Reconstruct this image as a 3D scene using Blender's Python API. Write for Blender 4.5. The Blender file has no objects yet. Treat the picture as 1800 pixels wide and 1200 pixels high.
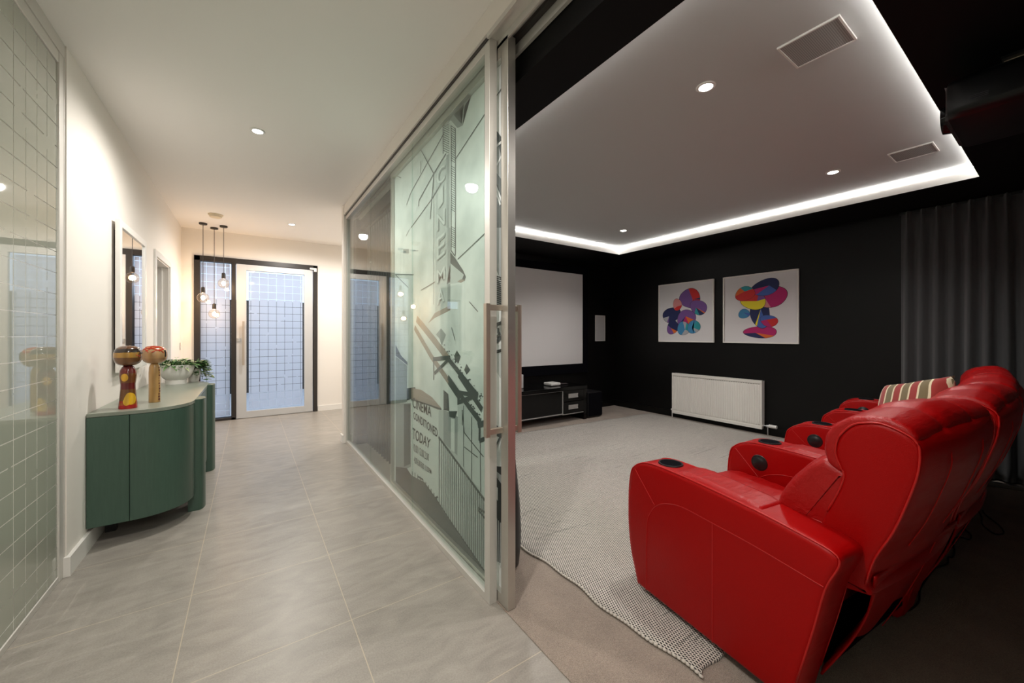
import bpy, bmesh, math, random
from mathutils import Vector, Matrix
PI = math.pi
C = bpy.context.scene.collection
sc = bpy.context.scene
R = math.radians

# ------------------------------------------------------------------ camera
cd = bpy.data.cameras.new('camera')
cam = bpy.data.objects.new('camera', cd); C.objects.link(cam)
cd.sensor_width = 36.0
cd.lens = 675.6 / 1800 * 36
cd.shift_y = -(600 - 588) / 1800
cd.clip_start = 0.05
cam.location = (0, 0, 1.25)
cam.rotation_euler = (R(90), 0, -R(34.308))
sc.camera = cam

# ------------------------------------------------------------------ view and world
sc.view_settings.view_transform = 'Standard'
sc.view_settings.look = 'None'
sc.view_settings.gamma = 1.0
sc.view_settings.use_curve_mapping = False
sc.view_settings.exposure = 0.0
w = bpy.data.worlds.new('overcast_sky'); sc.world = w
w.use_nodes = True
wn = w.node_tree.nodes; wl = w.node_tree.links
bg = wn['Background']
bg.inputs['Color'].default_value = (0.62, 0.76, 1.0, 1)
bg.inputs['Strength'].default_value = 1.9

def spot(name, loc, energy, color=(1, .95, .89), size=150, blend=.7, radius=.05):
    l = bpy.data.lights.new(name, 'SPOT'); l.energy = energy; l.color = color
    l.spot_size = R(size); l.spot_blend = blend; l.shadow_soft_size = radius
    o = bpy.data.objects.new(name, l); C.objects.link(o); o.location = loc
    return o
def point(name, loc, energy, color, radius=.03):
    l = bpy.data.lights.new(name, 'POINT'); l.energy = energy; l.color = color
    l.shadow_soft_size = radius
    o = bpy.data.objects.new(name, l); C.objects.link(o); o.location = loc
    return o
def area(name, loc, rot, sx, sy, energy, color):
    l = bpy.data.lights.new(name, 'AREA'); l.shape = 'RECTANGLE'; l.size = sx; l.size_y = sy
    l.energy = energy; l.color = color
    o = bpy.data.objects.new(name, l); C.objects.link(o); o.location = loc; o.rotation_euler = rot
    return o
HALL_LAMPS = [(.048, 3.383), (.471, 5.981), (.05, .78), (1.9, 5.98), (.05, -1.75)]  # last one is unseen, added behind the camera to lift the ambient light
HALL_W = 94
THEATRE_LAMPS = [(1.99, 1.10), (3.88, 1.10), (3.88, 3.20), (1.99, 3.20)]
THEATRE_W = 56
ZH = 2.745          # hall ceiling
ZS = 2.45           # black soffit
ZT = 2.56           # ceiling in the recess
TX0, TX1, TY0, TY1 = 1.29, 4.58, .41, 3.86   # opening of the recess
for (x, y) in HALL_LAMPS: spot('hall_downlight_and_fill', (x, y, ZH - .03), HALL_W, size=172, blend=.55)
for (x, y) in THEATRE_LAMPS: spot('theatre_downlight_lamp', (x, y, ZT - .03), THEATRE_W, (1, .95, .9), 140)
spot('side_room_lamp', (-2.1, 5.6, ZH - .04), 50)
spot('left_room_fill', (-2.3, 1.9, ZH - .04), 170)  # unseen lamp, added to brighten the clear film lines from behind

# ------------------------------------------------------------------ helpers
def tag(o, label=None, cat=None, group=None, kind=None):
    if label: o['label'] = label
    if cat: o['category'] = cat
    if group: o['group'] = group
    if kind: o['kind'] = kind
    return o
def thing(name, label, cat, loc=(0, 0, 0), rz=0, group=None, kind=None):
    o = bpy.data.objects.new(name, None); C.objects.link(o)
    o.location = loc; o.rotation_euler = (0, 0, rz)
    o.empty_display_size = .1
    return tag(o, label, cat, group, kind)
def obj(name, bm, mats, parent=None, smooth=False, bevel=0, sub=0, auto=None):
    bmesh.ops.remove_doubles(bm, verts=bm.verts, dist=1e-6)
    bmesh.ops.recalc_face_normals(bm, faces=bm.faces)
    me = bpy.data.meshes.new(name); bm.to_mesh(me); bm.free()
    for m in (mats if isinstance(mats, (list, tuple)) else [mats]): me.materials.append(m)
    o = bpy.data.objects.new(name, me); C.objects.link(o)
    if parent: o.parent = parent
    if smooth or auto:
        for p in me.polygons: p.use_smooth = True
        if auto:
            me.set_sharp_from_angle(angle=R(auto))
    if bevel:
        b = o.modifiers.new('bevel', 'BEVEL'); b.width = bevel; b.segments = 3; b.limit_method = 'ANGLE'; b.angle_limit = R(35)
    if sub:
        s = o.modifiers.new('sub', 'SUBSURF'); s.levels = sub; s.render_levels = sub
    return o
def NB(): return bmesh.new()
def box(bm, x0, x1, y0, y1, z0, z1, mi=0):
    v = [bm.verts.new(p) for p in ((x0,y0,z0),(x1,y0,z0),(x1,y1,z0),(x0,y1,z0),(x0,y0,z1),(x1,y0,z1),(x1,y1,z1),(x0,y1,z1))]
    for f in ((3,2,1,0),(4,5,6,7),(0,1,5,4),(1,2,6,5),(2,3,7,6),(3,0,4,7)):
        bm.faces.new([v[i] for i in f]).material_index = mi
    return bm
def bx(*a): return box(NB(), *a)
def loft(bm, rings, cap=True, closed=True, mi=0):
    vr = [[bm.verts.new(p) for p in r] for r in rings]
    n = len(vr[0])
    for a, b in zip(vr, vr[1:]):
        for i in range(n if closed else n - 1):
            j = (i + 1) % n
            bm.faces.new((a[i], a[j], b[j], b[i])).material_index = mi
    if cap:
        bm.faces.new(vr[0][::-1]).material_index = mi
        bm.faces.new(vr[-1]).material_index = mi
    return bm
def lathe(bm, prof, cx=0, cy=0, cz=0, n=32, mi=0):
    rings = []
    for r, z in prof:
        r = max(r, 1e-4)
        rings.append([(cx + r*math.cos(2*PI*i/n), cy + r*math.sin(2*PI*i/n), cz + z) for i in range(n)])
    return loft(bm, rings, mi=mi)
def tube(bm, pts, r, n=8, mi=0):
    pts = [Vector(p) for p in pts]; rings = []
    for i, p in enumerate(pts):
        d = (pts[min(i+1, len(pts)-1)] - pts[max(i-1, 0)]).normalized()
        a = Vector((0, 0, 1)) if abs(d.z) < .9 else Vector((1, 0, 0))
        u = d.cross(a).normalized(); v = d.cross(u)
        rings.append([p + u*r*math.cos(2*PI*k/n) + v*r*math.sin(2*PI*k/n) for k in range(n)])
    return loft(bm, rings, mi=mi)
def catmull(pts, k=6):
    P = [Vector(p) for p in pts]; P = [2*P[0]-P[1]] + P + [2*P[-1]-P[-2]]; out = []
    for i in range(1, len(P)-2):
        for j in range(k):
            t = j/k; a, b, c, d = P[i-1], P[i], P[i+1], P[i+2]
            out.append(.5*((2*b) + (c-a)*t + (2*a-5*b+4*c-d)*t*t + (3*b-a-3*c+d)*t**3))
    out.append(P[-2]); return out
def densify(poly, step):
    out = []
    n = len(poly)
    for i in range(n):
        a = Vector(poly[i]); b = Vector(poly[(i+1) % n])
        k = max(1, int((b-a).length/step))
        out += [tuple(a.lerp(b, j/k)) for j in range(k)]
    return out
def smooth_closed(poly, it=2):
    p = [Vector(q) for q in poly]
    for _ in range(it):
        q = []
        for i in range(len(p)):
            a, b = p[i], p[(i+1) % len(p)]
            q += [a*.75+b*.25, a*.25+b*.75]
        p = q
    return [tuple(q) for q in p]
def inset2(poly, d):
    n = len(poly); area_ = sum(poly[i][0]*poly[(i+1) % n][1]-poly[(i+1) % n][0]*poly[i][1] for i in range(n))
    s = 1 if area_ > 0 else -1; out = []
    for i in range(n):
        a = Vector(poly[i-1]); b = Vector(poly[(i+1) % n]); t = (b-a)
        if t.length < 1e-9: out.append(poly[i]); continue
        t.normalize(); nn = Vector((-t.y, t.x))*s
        out.append(tuple(Vector(poly[i]) + nn*d))
    return out
def puff(bm, prof, x0, x1, r, bulge=0, nx=10, fn=None, steps=4, mi=0):
    """closed (y,z) profile swept from x0 to x1 with rounded ends"""
    rings = []
    def ring(x, d):
        p = inset2(prof, d) if abs(d) > 1e-6 else prof
        return [(x, q[0], q[1]) for q in p]
    for k in range(steps+1):
        a = PI/2*k/steps
        rings.append(ring(x0 + r*(1-math.sin(a)) if False else x0 + r*(1-math.cos(a)), r*(1-math.sin(a))))
    for k in range(1, nx):
        t = k/nx; rings.append(ring(x0+r+(x1-x0-2*r)*t, -bulge*math.sin(PI*t)**.6))
    for k in range(steps, -1, -1):
        a = PI/2*k/steps
        rings.append(ring(x1 - r*(1-math.cos(a)), r*(1-math.sin(a))))
    if fn: rings = [[fn(*p) for p in rg] for rg in rings]
    return loft(bm, rings, mi=mi)

# ------------------------------------------------------------------ materials
def mat(name, col, rough=.5, metal=0, spec=.5, coat=0, emit=None, es=1, bump=None, alpha=1, trans=0, sheen=0):
    m = bpy.data.materials.new(name); m.use_nodes = True
    nt = m.node_tree; b = nt.nodes['Principled BSDF']
    b.inputs['Base Color'].default_value = (*col, 1)
    b.inputs['Roughness'].default_value = rough
    b.inputs['Metallic'].default_value = metal
    b.inputs['Specular IOR Level'].default_value = spec
    b.inputs['Coat Weight'].default_value = coat
    b.inputs['Sheen Weight'].default_value = sheen
    b.inputs['Transmission Weight'].default_value = trans
    if emit:
        b.inputs['Emission Color'].default_value = (*emit, 1); b.inputs['Emission Strength'].default_value = es
    if bump:
        sc_, st, dist = bump
        t = nt.nodes.new('ShaderNodeTexCoord'); n = nt.nodes.new('ShaderNodeTexNoise'); n.inputs['Scale'].default_value = sc_
        n.inputs['Detail'].default_value = 4
        bp = nt.nodes.new('ShaderNodeBump'); bp.inputs['Strength'].default_value = st; bp.inputs['Distance'].default_value = dist
        nt.links.new(t.outputs['Object'], n.inputs['Vector']); nt.links.new(n.outputs['Fac'], bp.inputs['Height'])
        nt.links.new(bp.outputs['Normal'], b.inputs['Normal'])
    return m
class NT:
    """small helper to write node graphs"""
    def __init__(s, m): s.nt = m.node_tree; s.b = m.node_tree.nodes.get('Principled BSDF'); s.out = m.node_tree.nodes.get('Material Output')
    def n(s, t, **k):
        x = s.nt.nodes.new(t)
        for a, v in k.items():
            if hasattr(x, a): setattr(x, a, v)
            else: x.inputs[a.replace('_', ' ')].default_value = v
        return x
    def l(s, a, b): s.nt.links.new(a, b)
    def math(s, op, a, b=None, c=None):
        x = s.nt.nodes.new('ShaderNodeMath'); x.operation = op
        for i, v in enumerate((a, b, c)):
            if v is None: continue
            if isinstance(v, (int, float)): x.inputs[i].default_value = v
            else: s.l(v, x.inputs[i])
        return x.outputs[0]
    def schlick(s, f0=.04):
        g = s.n('ShaderNodeNewGeometry'); d = s.n('ShaderNodeVectorMath'); d.operation = 'DOT_PRODUCT'
        s.l(g.outputs['Incoming'], d.inputs[0]); s.l(g.outputs['Normal'], d.inputs[1])
        c = s.math('SUBTRACT', 1, s.math('ABSOLUTE', d.outputs['Value']))
        return s.math('ADD', f0, s.math('MULTIPLY', s.math('POWER', c, 5), 1-f0))
    def mix(s, f, a, b):
        x = s.nt.nodes.new('ShaderNodeMix'); x.data_type = 'RGBA'
        for i, v in ((0, f), (6, a), (7, b)):
            if isinstance(v, tuple): x.inputs[i].default_value = (*v, 1)
            elif isinstance(v, (int, float)): x.inputs[i].default_value = v
            else: s.l(v, x.inputs[i])
        return x.outputs[2]
    def sep(s, coord='Object'):
        t = s.n('ShaderNodeTexCoord'); x = s.n('ShaderNodeSeparateXYZ'); s.l(t.outputs[coord], x.inputs[0]); return t.outputs[coord], x.outputs
    def bump(s, h, st=.5, d=.01):
        bp = s.n('ShaderNodeBump'); bp.inputs['Strength'].default_value = st; bp.inputs['Distance'].default_value = d
        s.l(h, bp.inputs['Height']); s.l(bp.outputs['Normal'], s.b.inputs['Normal'])

M = {}
M['wall'] = mat('warm_white_paint', (.84, .80, .745), .75, spec=.2, bump=(90, .05, .002))
M['ceiling'] = mat('ceiling_paint', (.90, .875, .84), .85, spec=.15)
M['trim'] = mat('white_gloss_paint', (.82, .80, .76), .35)
M['black_wall'] = mat('black_wall_paint', (.0042, .004, .0039), .42, spec=.25, bump=(60, .08, .002))
M['black_soffit'] = mat('black_soffit_paint', (.003, .0029, .0029), .6, spec=.15)
M['theatre_ceiling'] = mat('theatre_ceiling_paint', (.58, .60, .60), .85, spec=.1, bump=(220, .1, .001))
M['alu'] = mat('brushed_aluminium', (.62, .60, .56), .33, .85, bump=(300, .04, .0005))
M['alu_light'] = mat('satin_anodised_aluminium', (.66, .64, .60), .42, .35)
M['door_leaf'] = mat('silver_grey_door_leaf', (.56, .56, .56), .45, .2)
M['steel'] = mat('brushed_nickel', (.50, .43, .36), .42, .75)
M['black_frame'] = mat('dark_bronze_frame', (.022, .018, .016), .35)
M['black'] = mat('black_plastic', (.007, .007, .008), .38)
M['black_matte'] = mat('black_velvet', (.004, .004, .006), .9, spec=.05)
M['black_gloss'] = mat('black_gloss_lacquer', (.004, .004, .004), .12, spec=.25)
M['silver'] = mat('silver_trim', (.6, .6, .6), .3, .8)
M['white_plastic'] = mat('white_plastic', (.78, .77, .74), .4)
M['cream_plastic'] = mat('cream_plastic', (.74, .64, .47), .5)
M['screen'] = mat('projection_screen_vinyl', (.74, .73, .73), .9, spec=.1)
M['grille'] = mat('white_speaker_grille', (.55, .55, .55), .6)
M['radiator'] = mat('radiator_enamel', (.80, .78, .73), .35)
M['lamp'] = mat('lit_lamp_disc', (1, 1, 1), emit=(1, .96, .9), es=28)
M['led'] = mat('lit_led_tape', (1, 1, 1), emit=(1, .965, .93), es=19)
M['filament'] = mat('lit_filament', (1, .7, .4), emit=(1, .72, .42), es=110)
M['paper'] = mat('print_paper', (.72, .70, .71), .7)
M['ceramic'] = mat('matte_white_ceramic', (.76, .74, .70), .45, bump=(60, .1, .001))
M['soil'] = mat('potting_soil', (.03, .02, .015), .9)
M['mirror'] = mat('mirror_silver', (.9, .9, .9), .015, 1)
M['curtain'] = mat('charcoal_curtain_fabric', (.056, .058, .060), .85, spec=.2, sheen=.3, bump=(500, .15, .001))
M['cable'] = mat('black_cable', (.005, .005, .005), .5)
M['hedge'] = mat('garden_hedge', (.012, .03, .01), .9, bump=(14, 1, .2))
M['paving'] = mat('pale_paving', (.5, .52, .55), .8)
M['fence'] = mat('dark_fence', (.012, .014, .018), .8)
M['green'] = None

def glass(name, tint, extra=0.0, rough=0.0):
    m = bpy.data.materials.new(name); m.use_nodes = True; h = NT(m)
    h.nt.nodes.remove(h.b)
    t = h.n('ShaderNodeBsdfTransparent'); t.inputs['Color'].default_value = (*tint, 1)
    g = h.n('ShaderNodeBsdfGlossy'); g.inputs['Roughness'].default_value = rough
    f = h.math('ADD', h.schlick(), extra)
    mx = h.n('ShaderNodeMixShader'); h.l(f, mx.inputs[0]); h.l(t.outputs[0], mx.inputs[1]); h.l(g.outputs[0], mx.inputs[2])
    h.l(mx.outputs[0], h.out.inputs['Surface'])
    return m
M['glass'] = glass('clear_green_glass', (.925, .975, .955))
M['glass_clear'] = glass('clear_window_glass', (.97, .985, .98))
M['bulb_glass'] = glass('amber_bulb_glass', (1.0, .93, .84), .0)

def film(name, axis, off, zoff, pitch, base, lw, trans=.8, gloss=.0):
    """etched privacy film: frosted squares parted by clear hairlines"""
    m = bpy.data.materials.new(name); m.use_nodes = True; h = NT(m); h.nt.nodes.remove(h.b)
    _, s = h.sep()
    def line(c, o):
        fr = h.math('FRACT', h.math('DIVIDE', h.math('SUBTRACT', c, o), pitch))
        return h.math('LESS_THAN', fr, lw/pitch)
    ln = h.math('MAXIMUM', line(s[axis], off), line(s[2], zoff))
    # some hairlines break off, as on the real film
    nz = h.n('ShaderNodeTexNoise'); nz.inputs['Scale'].default_value = 9.0
    tc = h.n('ShaderNodeTexCoord'); h.l(tc.outputs['Object'], nz.inputs['Vector'])
    keep = h.math('GREATER_THAN', nz.outputs['Fac'], .36)
    ln = h.math('MULTIPLY', ln, keep)
    d = h.n('ShaderNodeBsdfDiffuse'); d.inputs['Color'].default_value = (*base, 1)
    t = h.n('ShaderNodeBsdfTranslucent'); t.inputs['Color'].default_value = (*base, 1)
    a = h.n('ShaderNodeMixShader'); a.inputs[0].default_value = trans
    h.l(d.outputs[0], a.inputs[1]); h.l(t.outputs[0], a.inputs[2])
    g = h.n('ShaderNodeBsdfGlossy'); g.inputs['Roughness'].default_value = .02
    b = h.n('ShaderNodeMixShader'); h.l(h.math('ADD', h.schlick(), gloss), b.inputs[0]); h.l(a.outputs[0], b.inputs[1]); h.l(g.outputs[0], b.inputs[2])
    tr = h.n('ShaderNodeBsdfTransparent')
    c = h.n('ShaderNodeMixShader'); h.l(ln, c.inputs[0]); h.l(b.outputs[0], c.inputs[1]); h.l(tr.outputs[0], c.inputs[2])
    h.l(c.outputs[0], h.out.inputs['Surface'])
    return m
M['door_film'] = film('etched_film_door', 0, .012, .03, .110, (.80, .83, .90), .0042)
M['side_film'] = film('etched_film_sidelight', 0, .035, .03, .110, (.80, .83, .90), .0042)
M['wall_film'] = film('etched_film_partition', 1, .019, .079, .1055, (.42, .44, .37), .0045, .40, .14)

def tile():
    m = mat('grey_porcelain_tile', (.3, .28, .26), .3); h = NT(m); v, s = h.sep()
    def line(c, o):
        fr = h.math('FRACT', h.math('DIVIDE', h.math('SUBTRACT', c, o), .6)); return h.math('LESS_THAN', fr, (.0034/.6))
    g = h.math('MAXIMUM', line(s[0], -.2325), line(s[1], 1.7875))
    mp = h.n('ShaderNodeMapping'); mp.inputs['Scale'].default_value = (3, 8, 1); mp.inputs['Rotation'].default_value = (0, 0, .35); h.l(v, mp.inputs[0])
    n = h.n('ShaderNodeTexNoise'); n.inputs['Scale'].default_value = 1.6; n.inputs['Detail'].default_value = 6; n.inputs['Distortion'].default_value = 1.2; h.l(mp.outputs[0], n.inputs['Vector'])
    n2 = h.n('ShaderNodeTexNoise'); n2.inputs['Scale'].default_value = 160; n2.inputs['Detail'].default_value = 3; h.l(v, n2.inputs['Vector'])
    f = h.math('ADD', h.math('MULTIPLY', n.outputs['Fac'], .7), h.math('MULTIPLY', n2.outputs['Fac'], .55))
    cr = h.n('ShaderNodeValToRGB'); cr.color_ramp.elements[0].position = .4; cr.color_ramp.elements[0].color = (.25, .230, .202, 1)
    cr.color_ramp.elements[1].position = .85; cr.color_ramp.elements[1].color = (.385, .355, .315, 1); h.l(f, cr.inputs[0])
    h.l(h.mix(g, cr.outputs[0], (.50, .43, .33)), h.b.inputs['Base Color'])
    h.l(h.math('ADD', h.math('MULTIPLY', n2.outputs['Fac'], .16), .28), h.b.inputs['Roughness'])
    h.bump(h.math('SUBTRACT', h.math('MULTIPLY', n2.outputs['Fac'], .4), g), .25, .002)
    return m
M['tile'] = tile()
def carpet():
    m = mat('taupe_cut_pile_carpet', (.2, .17, .15), .95, spec=.1, sheen=.3); h = NT(m); v, s = h.sep()
    n = h.n('ShaderNodeTexNoise'); n.inputs['Scale'].default_value = 330; n.inputs['Detail'].default_value = 3; h.l(v, n.inputs['Vector'])
    n2 = h.n('ShaderNodeTexNoise'); n2.inputs['Scale'].default_value = 5; n2.inputs['Detail'].default_value = 4; h.l(v, n2.inputs['Vector'])
    f = h.math('ADD', h.math('MULTIPLY', n.outputs['Fac'], .75), h.math('MULTIPLY', n2.outputs['Fac'], .3))
    cr = h.n('ShaderNodeValToRGB'); cr.color_ramp.elements[0].position = .3; cr.color_ramp.elements[0].color = (.19, .150, .119, 1)
    cr.color_ramp.elements[1].position = .75; cr.color_ramp.elements[1].color = (.52, .42, .34, 1); h.l(f, cr.inputs[0])
    h.l(cr.outputs[0], h.b.inputs['Base Color']); h.bump(n.outputs['Fac'], 1, .006)
    return m
M['carpet'] = carpet()
def rug():
    m = mat('black_and_cream_woven_wool', (.7, .66, .6), .9, spec=.1, sheen=.2); h = NT(m); v, s = h.sep()
    P = .0125
    u = h.math('DIVIDE', s[0], P); w_ = h.math('DIVIDE', s[1], P*.95)
    row = h.math('FLOOR', w_)
    uu = h.math('FRACT', h.math('ADD', u, h.math('MULTIPLY', row, .5)))
    ww = h.math('FRACT', w_)
    du = h.math('ABSOLUTE', h.math('SUBTRACT', uu, .5)); dw = h.math('ABSOLUTE', h.math('SUBTRACT', ww, .5))
    dash = h.math('MULTIPLY', h.math('LESS_THAN', du, .24), h.math('LESS_THAN', dw, .41))
    # a few darker pulled rows
    n = h.n('ShaderNodeTexNoise'); n.inputs['Scale'].default_value = 1.0; n.inputs['Detail'].default_value = 2
    mp = h.n('ShaderNodeMapping'); mp.inputs['Scale'].default_value = (1.6, 80, 1); h.l(v, mp.inputs[0]); h.l(mp.outputs[0], n.inputs['Vector'])
    drk = h.math('GREATER_THAN', n.outputs['Fac'], .66)
    edge = h.math('GREATER_THAN', dw, .42)
    f = h.math('MAXIMUM', dash, h.math('MULTIPLY', drk, edge))
    n3 = h.n('ShaderNodeTexNoise'); n3.inputs['Scale'].default_value = 40; h.l(v, n3.inputs['Vector'])
    cream = h.mix(n3.outputs['Fac'], (.53, .49, .44), (.80, .75, .68))
    h.l(h.mix(f, cream, (.022, .020, .020)), h.b.inputs['Base Color'])
    hh = h.math('SUBTRACT', 1, h.math('ADD', h.math('MULTIPLY', du, du), h.math('MULTIPLY', dw, dw)))
    h.bump(hh, .6, .004)
    return m
M['rug'] = rug()
def leather(name, col, wr, spec=.2, fine=0):
    m = mat(name, col, .38, spec=spec); h = NT(m); v, s = h.sep()
    vo = h.n('ShaderNodeTexVoronoi'); vo.inputs['Scale'].default_value = 420; h.l(v, vo.inputs['Vector'])
    n = h.n('ShaderNodeTexNoise'); n.inputs['Scale'].default_value = 7; n.inputs['Detail'].default_value = 3; n.inputs['Distortion'].default_value = 1.5
    mp = h.n('ShaderNodeMapping'); mp.inputs['Scale'].default_value = (.7, 3.2, 3.2); mp.inputs['Rotation'].default_value = (0, .3, .5); h.l(v, mp.inputs[0]); h.l(mp.outputs[0], n.inputs['Vector'])
    hgt = h.math('ADD', h.math('MULTIPLY', vo.outputs['Distance'], .045), h.math('MULTIPLY', n.outputs['Fac'], wr))
    if fine:
        m2 = h.n('ShaderNodeMapping'); m2.inputs['Scale'].default_value = (14, 60, 60); m2.inputs['Rotation'].default_value = (0, .2, .25); h.l(v, m2.inputs[0])
        nf = h.n('ShaderNodeTexNoise'); nf.inputs['Scale'].default_value = 1; nf.inputs['Detail'].default_value = 3; nf.inputs['Distortion'].default_value = 1; h.l(m2.outputs[0], nf.inputs['Vector'])
        hgt = h.math('ADD', hgt, h.math('MULTIPLY', nf.outputs['Fac'], fine))
    h.bump(hgt, .55, .012)
    h.l(h.math('ADD', h.math('MULTIPLY', n.outputs['Fac'], .16), .30), h.b.inputs['Roughness'])
    return m
M['red'] = leather('red_leather_smooth', (.36, .0004, .0007), .08)
M['red_soft'] = leather('red_leather_creased', (.38, .001, .0016), .40, .42, .22)
M['red_pipe'] = mat('red_leather_piping', (.48, .006, .005), .35)
def greenpaint():
    m = mat('sage_green_stained_veneer', (.04, .085, .06), .42); h = NT(m); v, s = h.sep()
    mp = h.n('ShaderNodeMapping'); mp.inputs['Scale'].default_value = (40, 40, 3); h.l(v, mp.inputs[0])
    n = h.n('ShaderNodeTexNoise'); n.inputs['Scale'].default_value = 3; n.inputs['Detail'].default_value = 4; h.l(mp.outputs[0], n.inputs['Vector'])
    h.l(h.mix(n.outputs['Fac'], (.040, .082, .060), (.062, .115, .085)), h.b.inputs['Base Color'])
    return m
M['green'] = greenpaint()
M['green_top'] = mat('sage_green_top_with_sheen', (.235, .26, .215), .3, bump=(40, .05, .002))  # paler than the body, reflected light is put into the colour
def vertcol(name, col, rough=.4):
    return mat(name, col, rough)
ART = {k: mat('print_ink_'+k, c, .6) for k, c in dict(red=(.62,.02,.02), navy=(.012,.02,.10), blue=(.06,.13,.45), yellow=(.85,.70,.02),
    magenta=(.48,.01,.14), teal=(.02,.30,.34), purple=(.18,.08,.30), orange=(.72,.14,.02), pink=(.65,.25,.25), grey=(.42,.43,.46), green=(.03,.25,.06), sky=(.05,.25,.48), black=(.012,.012,.015)).items()}
INK = [mat('mural_ink_'+n, c, .5) for n, c in (('black', (.022, .025, .028)), ('charcoal', (.085, .095, .095)), ('mid_grey', (.38, .40, .40)), ('light_grey', (.62, .65, .64)), ('pale', (.80, .82, .81)), ('brown', (.40, .31, .26)))]

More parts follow.
